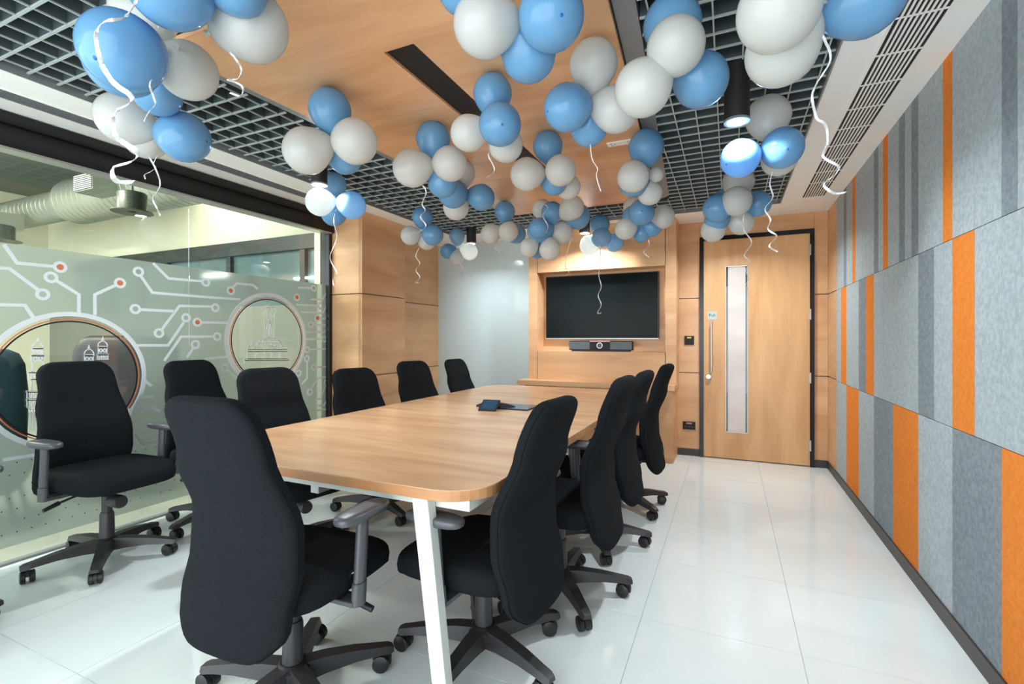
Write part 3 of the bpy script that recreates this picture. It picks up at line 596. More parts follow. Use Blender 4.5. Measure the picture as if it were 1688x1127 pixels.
# ------------------------------------------------------------------ office chair
def sup(hx_, hy_, n=24, e=4.):
    o = []
    for i in range(n):
        a = 2 * PI * (i + .5) / n; c_, s_ = math.cos(a), math.sin(a)
        o.append((hx_ * math.copysign(abs(c_) ** (2 / e), c_), hy_ * math.copysign(abs(s_) ** (2 / e), s_)))
    return o
def interp(t, tab):
    for (a, u), (b, w) in zip(tab, tab[1:]):
        if t <= b:
            k = (t - a) / (b - a); k = k * k * (3 - 2 * k); return u + (w - u) * k
    return tab[-1][1]
ZB0, ZB1 = .297, 1.038
WT = [(0, .355), (.12, .432), (.30, .446), (.42, .44), (.62, .408), (.82, .355), (1, .346)]
YT = [(0, -.257), (.16, -.234), (.34, -.200), (.5, -.196), (.75, -.258), (1, -.309)]
TT = [(0, .056), (.3, .076), (.6, .077), (1, .074)]
def back_ring(z, grow=0., n=28, sc=None):
    v = (z - ZB0) / (ZB1 - ZB0); w = interp(v, WT) / 2; t = interp(v, TT) / 2; yc = interp(v, YT)
    r, rt = .085, .030; s = min(z - ZB0, ZB1 - z)
    if s < r: w -= r - math.sqrt(max(0, r * r - (r - s) ** 2))
    if s < rt: t -= (rt - math.sqrt(max(0, rt * rt - (rt - s) ** 2))) * .92
    return [(x, yc + y + .45 * x * x, z) for x, y in sup(w + grow, t + grow, n, 3.6)]
zs = [ZB0 + d for d in (.0006, .003, .008, .016, .028, .045, .065, .09)]
zs += [ZB0 + .09 + (ZB1 - ZB0 - .18) * k / 16 for k in range(1, 16)] + [ZB1 - d for d in (.09, .065, .045, .028, .016, .008, .003, .0006)]
def make_chair():
    t = empty('office_chair')
    bk = MB().rings([back_ring(z) for z in zs]).obj('backrest', 'fabric', t, smooth=60)
    # seam running round the side of the backrest
    Lp = []
    for z in zs[3:-3]:
        r_ = back_ring(z); xm = max(p[0] for p in r_); ym = sum(p[1] for p in r_ if p[0] > xm - .004) / max(1, len([p for p in r_ if p[0] > xm - .004])); Lp.append((xm + .0005, ym - .012, z))
    for sg_ in (-1, 1): MB().tube([(sg_ * a, b, c_) for a, b, c_ in Lp], .0016, 5).obj('seam', 'piping', bk, smooth=60)
    # seat
    rs = []
    for z, s_, dz in ((.402, .88, 0), (.406, .95, 0), (.420, .99, 0), (.445, 1., 0), (.468, .985, 0), (.480, .955, 0), (.488, .90, 0), (.493, .75, .002), (.496, .45, .003), (.497, .12, .003)):
        rs.append([(x, y + .03, z - (max(0, y - .12) * .22 if z > .41 else max(0, y - .12) * .1)) for x, y in sup(.245 * s_, .250 * s_, 28, 4.2)])
    MB().rings(rs).obj('seat', 'fabric', t, smooth=60)
    MB().box(-.18, .18, -.16, .19, .388, .404).obj('seat_pan', 'plastic_black', t, bevel=.005)
    MB().box(-.075, .075, -.14, .10, .345, .389).obj('mechanism', 'plastic_black', t, bevel=.010)
    MB().box(-.04, .04, -.27, -.12, .352, .372).obj('back_bracket', 'plastic_black', t, bevel=.004)
    MB().lathe([(.03, .04), (.034, .05), (.034, .12), (.03, .13)], 16, (0, .0, .30), 'y').obj('tension_knob', 'plastic_dark', t, smooth=40)
    lv = MB().tube([(.06, .03, .372), (.16, .035, .366), (.235, .04, .352)], .006, 8).obj('lever', 'plastic_black', t, smooth=50)
    MB().tube([(.225, .04, .354), (.29, .045, .336)], .012, 8, .010).obj('lever_grip', 'plastic_black', lv, smooth=50)
    MB().lathe([(.024, .22), (.024, .35)], 20).obj('gas_lift', 'plastic_dark', t, smooth=40)
    MB().lathe([(.036, .085), (.035, .10), (.032, .25), (.028, .262)], 20).obj('column_sleeve', 'plastic_dark', t, smooth=40)
    MB().lathe([(.050, .060), (.060, .075), (.058, .112), (.040, .128)], 20).obj('base_hub', 'plastic_black', t, smooth=40)
    for k in range(5):
        a = 2 * PI * k / 5 + .3; d = Vector((math.cos(a), math.sin(a), 0)); n_ = Vector((-d.y, d.x, 0))
        def sec(r, w, z0, z1): return [tuple(d * r + n_ * w + Vector((0, 0, z0))), tuple(d * r + n_ * w * .72 + Vector((0, 0, z1))), tuple(d * r - n_ * w * .72 + Vector((0, 0, z1))), tuple(d * r - n_ * w + Vector((0, 0, z0)))]
        lg = MB().rings([sec(.03, .036, .062, .122), sec(.10, .034, .072, .121), sec(.20, .030, .076, .110), sec(.28, .026, .070, .095), sec(.318, .025, .064, .088), sec(.333, .018, .066, .082)]).obj('leg', 'plastic_dark', t, smooth=35)
        c_ = d * .305; b = a + 1.1 + k * 1.7; wd = Vector((math.cos(b), math.sin(b), 0)); off = Vector((-wd.y, wd.x, 0)) * .012
        m = MB(); m.tube([tuple(c_ + Vector((0, 0, .064))), tuple(c_ + Vector((0, 0, .045)))], .008, 8)
        for s_ in (-1, 1):
            p0 = c_ + off + wd * s_ * .006 + Vector((0, 0, .030)); p1 = c_ + off + wd * s_ * .027 + Vector((0, 0, .030))
            u = Vector((-wd.y, wd.x, 0)); w_ = Vector((0, 0, 1))
            pr = [(0., .024), (.003, .030), (.019, .030), (.023, .021)]
            m.rings([[tuple(p0 + (p1 - p0).normalized() * h_ + (u * math.cos(2 * PI * i / 16) + w_ * math.sin(2 * PI * i / 16)) * r_) for i in range(16)] for h_, r_ in pr])
        m.rings([[tuple(c_ + off + wd * s_ + (u * math.cos(PI * i / 10 + .25) + w_ * math.sin(PI * i / 10 + .25)) * r_ + Vector((0, 0, .030))) for i, r_ in [(i, .034) for i in range(11)] + [(i, .026) for i in range(10, -1, -1)]] for s_ in (-.007, .007)])
        m.obj('caster', 'plastic_black', lg, smooth=40)
    for s_ in (-1, 1):
        x = s_ * .272
        MB().box(min(s_ * .14, x), max(s_ * .14, x), -.03, .03, .372, .388).obj('arm_bracket', 'plastic_grey', t, bevel=.003)
        rs = [[(x + u * .019, .0 + w_ * .027 + (z - .372) * .08, z) for u, w_ in [(math.cos(2 * PI * i / 14), math.sin(2 * PI * i / 14)) for i in range(14)]] for z in (.372, .44)]
        MB().rings(rs).obj('arm_socket', 'plastic_grey', t, smooth=40)
        rs = [[(x + u * .016, .0 + w_ * .023 + (z - .372) * .08, z) for u, w_ in [(math.cos(2 * PI * i / 14), math.sin(2 * PI * i / 14)) for i in range(14)]] for z in (.441, .640)]
        MB().rings(rs).obj('arm_post', 'plastic_grey', t, smooth=40)
        rs = [[(x + a * k_, .02 + b * k_, z) for a, b in sup(.042, .112, 20, 3.)] for z, k_ in ((.636, .80), (.641, .96), (.652, 1.), (.661, .97), (.666, .86), (.667, .4))]
        MB().rings(rs).obj('armrest_pad', 'plastic_grey', t, smooth=50)
    return t
proto = make_chair()
CH = [  # x, y, facing angle (deg from +x), seat height change, star angle, label
 (-1.326, 1.171, 91.5, .0, 52, 'black fabric office chair in front, its back to the viewer at the table end'),
 (-.845, 1.62, 175.5, -.046, 52, 'nearest black office chair on the right side of the table'),
 (-.725, 2.165, 180, -.008, 20, 'second black office chair along the right side of the table'),
 (-.733, 2.80, 179, -.022, 10, 'third black office chair along the right side of the table'),
 (-.691, 3.476, 178, -.016, 33, 'farthest black office chair on the right side, near the wood cabinet'),
 (-3.067, 1.486, 1.6, .031, 38, 'black office chair with visible lever standing before the left circle emblem'),
 (-3.053, 2.115, 3.0, .012, 60, 'black office chair by the glass, second from the left circle emblem'),
 (-2.198, 1.949, -12, -.013, 20, 'black office chair at the table before the statue emblem'),
 (-2.193, 2.645, -15, -.055, 50, 'black office chair at the table before the wood column'),
 (-2.198, 3.38, -12, -.034, 10, 'black office chair at the table before the set back wood wall'),
 (-2.196, 4.142, -2, -.046, 30, 'small looking black office chair before the white wall'),
 (-2.84, .66, 10, .0, 90, 'black office chair cut off by the left picture edge'),
]
FIXED = ('leg', 'base_hub', 'column_sleeve', 'gas_lift')
for i, (x, y, a, dz, st, lab) in enumerate(CH):
    o = proto if i == 0 else copy_tree(proto)
    o.location = (x, y, 0); o.rotation_euler = (0, 0, math.radians(a - 90))
    for ch in o.children:
        nm = ch.name.split('.')[0]
        if nm == 'leg': ch.rotation_euler = (0, 0, math.radians(st - a + 90) - .3)
        if nm not in FIXED: ch.location.z = dz
    tag(o, lab, 'chair', 'black office chairs around the table')
tgp = MB().box(-.0015, .0015, -.03, .03, -.008, .010).obj('seat_tag', 'black_matte', proto, loc=(.2475, .02, .462))
MB().box(.0012, .0022, -.024, .024, .0, .004).obj('tag_print', 'print_white', tgp)

# ------------------------------------------------------------------ balloons
def balloon_profile():
    pr = []
    for i in range(0, 15):
        th = PI * (1 - i / 14 * .88)      # from top pole to near the neck
        pr.append(th)
    out = []
    for th in pr[::-1]:
        r = math.sin(th); z = -math.cos(th)
        if z < 0: z *= 1.16; r *= 1 - .10 * (-z / 1.16) ** 2
        else: z *= 1.04
        out.append((max(r, .004), z))
    return out
pf = []
for i in range(17):
    z = -1 + 2 * i / 16.; th = PI * i / 16
    r = math.sin(th); zz = -math.cos(th)
    if zz < 0:
        k = -zz; zz = -k * (1 + .20 * k * k); r = r * (1 - .10 * k)
    else: zz *= 1.04
    pf.append((max(r, .002 if i == 16 else .045), zz))
BM = {k: MB().lathe(pf, 32).mesh('balloon_body', mname, smooth=70) for k, mname in (('b', 'latex_blue'), ('w', 'latex_white'), ('p', 'latex_pale'))}
KM = {k: MB().lathe([(.05, -1.17), (.035, -1.22), (.075, -1.25), (.08, -1.29), (.04, -1.32), (.09, -1.37), (.10, -1.40)], 10).mesh('knot', mname, smooth=70) for k, mname in (('b', 'latex_blue'), ('w', 'latex_white'), ('p', 'latex_pale'))}
TM = MB().lathe([(.055, 1.036), (.045, 1.046), (.02, 1.052)], 10).mesh('tip', 'latex_tip', smooth=70)
PHR = ['bunch in the top left corner','bunch before the glass wall header','bunch under the left edge of the wood ceiling','bunch under the left cylinder lamp','bunch hanging from the black ceiling slot','bunch at the top middle','bunch at the right edge of the wood ceiling','bunch over the right grid by the grey frame','bunch at the top right','bunch beside the right cylinder lamp','bunch above the door','bunch over the middle of the table,near the left seam','bunch just behind the table-middle bunch','bunch at the far right frame corner','bunch at the far end of the ceiling slot','crowded bunch left of the television top','bunch at the far end of the wood ceiling','bunch over the far left corner wall','bunch glowing before the white wall lamp','bunch above the television','bunch right of the television top']
CN = {'b': 'sky blue', 'w': 'white', 'p': 'pale blue'}
for c_, ci, x, y, z, R, dx, dy, dz, pos in [('w',0,-1.799,0.979,2.294,0.0992,-0.783,0.059,0.619,'peeping out behind the blue ones'),('b',0,-1.404,0.827,2.166,0.1101,0.843,-0.535,0.048,'cut by the top edge'),('b',0,-1.273,0.93,2.195,0.0784,0.988,-0.101,0.117,'cut by the top edge,right side'),('w',0,-1.366,1.042,2.176,0.1084,0.955,0.286,0.081,'rightmost,over the wood'),('b',0,-1.565,0.799,2.013,0.1067,0.249,-0.74,-0.625,'crossed by the wide ribbon'),('b',0,-1.774,0.902,2.081,0.1019,-0.846,-0.35,-0.403,'half hidden behind the big left one'),('w',0,-1.738,1.083,2.141,0.0972,-0.702,0.708,-0.08,'lowest on the right'),('b',0,-2.051,1.161,2.165,0.0879,-0.91,0.415,0.024,'deep blue,lowest in the middle'),('w',1,-2.292,1.174,2.11,0.1027,-0.526,-0.783,0.332,'left one'),('b',1,-2.112,1.298,2.051,0.1023,0.913,0.359,-0.196,'right one'),('w',1,-2.323,1.269,2.076,0.0899,-0.965,0.262,-0.036,'lower middle one'),('b',2,-1.71,1.72,2.268,0.0967,-0.077,-0.115,0.99,'top one'),('w',2,-1.79,1.662,2.072,0.1068,-0.686,-0.558,-0.467,'left one'),('w',2,-1.571,1.728,2.102,0.1027,0.97,-0.059,-0.237,'right one'),('b',2,-1.727,1.833,2.093,0.084,-0.256,0.89,-0.377,'bottom one'),('p',3,-2.571,2.627,2.295,0.084,-0.356,0.326,0.876,'upper one behind the lamp'),('w',3,-2.554,2.481,2.13,0.0947,-0.37,-0.894,-0.252,'glowing one right below the lamp'),('p',3,-2.389,2.599,2.121,0.0958,0.945,0.177,-0.273,'right one'),('b',3,-2.545,2.595,2.081,0.0872,-0.363,0.23,-0.903,'bottom one'),('b',4,-0.956,1.917,2.279,0.0859,0.011,0.046,0.999,'top one'),('b',4,-0.887,1.849,2.105,0.0898,0.479,-0.78,-0.404,'front one showing its tip'),('w',4,-1.056,1.883,2.112,0.0798,-0.917,-0.26,-0.301,'left one'),('w',4,-0.93,1.994,2.081,0.079,0.254,0.769,-0.586,'bottom one'),('b',5,-0.746,1.288,2.268,0.0739,-0.694,-0.534,0.482,'left one cut by the top edge'),('w',5,-0.689,1.335,2.173,0.0968,-0.792,-0.556,-0.254,'left one'),('b',5,-0.495,1.389,2.178,0.1002,0.551,-0.656,-0.515,'right one showing its tip'),('b',5,-0.608,1.481,2.144,0.0915,0.217,0.895,-0.39,'lowest one'),('w',6,-0.485,1.854,2.265,0.0943,0.115,-0.214,0.97,'top one'),('b',6,-0.573,1.804,2.096,0.0904,-0.635,-0.694,-0.338,'left one'),('w',6,-0.409,1.899,2.099,0.0902,0.917,0.164,-0.363,'right one'),('b',6,-0.534,1.974,2.079,0.0762,-0.304,0.815,-0.493,'lowest one'),('b',7,-0.182,1.771,2.292,0.0987,-0.039,0.164,0.986,'top one'),('w',7,-0.162,1.681,2.162,0.0935,0.21,-0.977,0.048,'middle one'),('w',7,-0.268,1.699,2.06,0.096,-0.64,-0.345,-0.687,'left one'),('b',7,-0.095,1.843,2.119,0.0952,0.626,0.721,-0.297,'right one'),('w',8,0.116,1.412,2.039,0.0996,-0.63,-0.771,-0.091,'upper one'),('w',8,0.137,1.552,2.011,0.096,-0.662,0.584,-0.47,'lower one'),('b',8,0.322,1.548,2.099,0.0997,0.891,0.301,0.341,'right one over the white border'),('w',9,0.171,2.642,2.266,0.1025,0.033,0.309,0.951,'top one'),('b',9,0.048,2.489,2.038,0.0876,-0.67,-0.599,-0.438,'left one with a bright lamp glare'),('b',9,0.223,2.556,2.08,0.0927,0.144,-0.907,-0.396,'right one showing its tip'),('w',9,0.221,2.687,2.076,0.0833,0.48,0.811,-0.335,'bottom one'),('w',10,0.056,3.654,2.267,0.1047,0.232,0.253,0.939,'top one'),('b',10,-0.02,3.708,2.149,0.099,-0.225,0.806,0.548,'hidden one behind the white front one'),('b',10,-0.07,3.488,2.062,0.0938,-0.565,-0.818,-0.109,'left one'),('w',10,0.042,3.451,2.084,0.0952,0.213,-0.976,0.041,'front one'),('b',10,0.17,3.64,2.101,0.087,0.965,0.221,0.143,'right one'),('b',10,-0.076,3.595,2.01,0.0806,-0.783,-0.076,-0.617,'lower left one'),('w',10,-0.1,3.628,1.952,0.0836,-0.652,0.148,-0.744,'lowest left one'),('w',10,0.071,3.661,1.993,0.0846,0.52,0.486,-0.703,'lower right one'),('b',11,-1.486,2.248,2.291,0.0939,-0.156,0.155,0.976,'top one'),('w',11,-1.554,2.152,2.113,0.1013,-0.743,-0.604,-0.288,'left one'),('w',11,-1.351,2.199,2.122,0.0919,0.949,-0.223,-0.225,'right one'),('b',11,-1.462,2.303,2.067,0.0822,0.01,0.689,-0.724,'bottom one'),('w',12,-1.627,2.81,2.298,0.0865,-0.097,0.079,0.992,'top one'),('b',12,-1.641,2.716,2.141,0.0958,-0.295,-0.918,-0.266,'middle one'),('b',12,-1.499,2.835,2.131,0.0876,0.922,0.283,-0.266,'right one'),('w',12,-1.69,2.837,2.089,0.0878,-0.667,0.328,-0.669,'bottom one'),('b',13,-0.432,2.821,2.283,0.0987,0.112,-0.171,0.979,'top one'),('w',13,-0.489,2.74,2.101,0.0887,-0.339,-0.889,-0.309,'left one'),('w',13,-0.381,2.844,2.128,0.0418,0.989,-0.041,-0.144,'tiny half filled one'),('b',13,-0.509,2.874,2.113,0.0861,-0.851,0.386,-0.355,'hidden one under the left one'),('w',13,-0.431,2.953,2.064,0.0734,0.134,0.815,-0.564,'lower right one'),('b',14,-0.948,2.611,2.295,0.086,-0.135,-0.061,0.989,'top one'),('w',14,-1.033,2.507,2.118,0.0924,-0.666,-0.718,-0.204,'left one'),('w',14,-0.855,2.554,2.128,0.0864,0.731,-0.647,-0.217,'right one'),('b',14,-0.927,2.653,2.106,0.0767,0.037,0.612,-0.79,'bottom one'),('w',14,-0.88,2.773,2.103,0.0739,0.289,0.915,-0.281,'half hidden one,lower right'),('b',15,-1.254,3.548,2.169,0.0853,0.2,-0.121,0.972,'upper one crossed by a ribbon'),('w',15,-1.093,3.532,2.185,0.0938,0.806,-0.129,0.578,'upper right one'),('b',15,-1.095,3.685,2.156,0.102,0.751,0.505,0.425,'right one'),('w',15,-1.38,3.656,2.237,0.0807,-0.443,0.405,0.8,'upper left one at the back'),('w',15,-1.209,3.634,2.027,0.0927,0.673,0.696,-0.25,'middle right one'),('b',15,-1.343,3.53,2.037,0.1009,-0.874,-0.437,-0.21,'left one at the back'),('b',15,-1.305,3.393,2.024,0.0751,0.224,-0.951,-0.212,'left one showing its tip'),('w',15,-1.271,3.54,1.887,0.0822,0.04,-0.132,-0.99,'lowest right one'),('w',15,-1.425,3.493,1.905,0.0734,-0.668,-0.315,-0.674,'lowest left one'),('b',15,-1.405,3.612,1.899,0.0612,-0.618,0.24,-0.748,'small lowest one at the back'),('b',16,-1.758,3.76,2.283,0.0884,-0.096,0.182,0.979,'top one'),('w',16,-1.854,3.684,2.089,0.0852,-0.839,-0.377,-0.392,'left one'),('w',16,-1.684,3.672,2.09,0.086,0.607,-0.609,-0.511,'front one'),('b',16,-1.681,3.816,2.1,0.0863,0.565,0.742,-0.361,'right one'),('b',17,-2.355,3.404,2.216,0.0877,-0.097,0.083,0.992,'top one'),('w',17,-2.434,3.346,2.059,0.0803,-0.857,-0.437,-0.272,'left one'),('b',17,-2.234,3.371,2.051,0.0874,0.931,-0.19,-0.313,'right one'),('w',17,-2.348,3.451,2.025,0.075,-0.06,0.678,-0.733,'bottom one'),('p',18,-2.66,4.484,2.292,0.0851,-0.004,-0.222,0.975,'top one'),('b',18,-2.756,4.462,2.133,0.0823,-0.862,-0.465,-0.203,'left one'),('w',18,-2.544,4.536,2.126,0.0914,0.953,0.174,-0.246,'right one'),('w',18,-2.666,4.591,2.161,0.0835,-0.086,0.994,0.062,'middle one'),('w',18,-2.67,4.501,2.068,0.0823,-0.12,-0.152,-0.981,'bottom one'),('b',19,-1.122,4.539,2.279,0.0924,-0.008,-0.362,0.932,'top one'),('w',19,-1.233,4.577,2.101,0.094,-0.867,-0.049,-0.495,'left one glowing in the lamp'),('p',19,-1.107,4.524,2.154,0.0948,0.231,-0.956,-0.18,'front one'),('p',19,-1.023,4.693,2.126,0.0887,0.644,0.72,-0.257,'right one'),('b',20,-0.58,3.577,2.109,0.0924,0.16,-0.977,-0.14,'front one showing its tip'),('b',20,-0.651,3.698,2.109,0.0886,-0.849,-0.326,0.416,'left one behind the front one'),('w',20,-0.454,3.743,2.101,0.0876,0.98,0.173,0.102,'right one'),('w',20,-0.705,3.652,2.018,0.0815,-0.736,-0.466,-0.491,'lower left one'),('b',20,-0.541,3.769,2.045,0.0802,0.681,0.581,-0.446,'lower right one'),('b',20,-0.611,3.76,1.999,0.0694,-0.085,0.444,-0.892,'lowest one'),('w',20,-0.681,3.816,2.219,0.0778,-0.422,0.543,0.726,'upper left one at the back')]:
    o = link('balloon', BM[c_]); o.location = (x, y, z); o.scale = (R, R, R)
    o.rotation_mode = 'QUATERNION'; o.rotation_quaternion = Vector((dx, dy, dz)).to_track_quat('Z', 'Y')
    tag(o, '%s balloon, %s, %s' % (CN[c_], pos, PHR[ci]), 'balloon', PHR[ci])
    link('knot', KM[c_], o)
    if c_ == 'b': link('tip', TM, o)

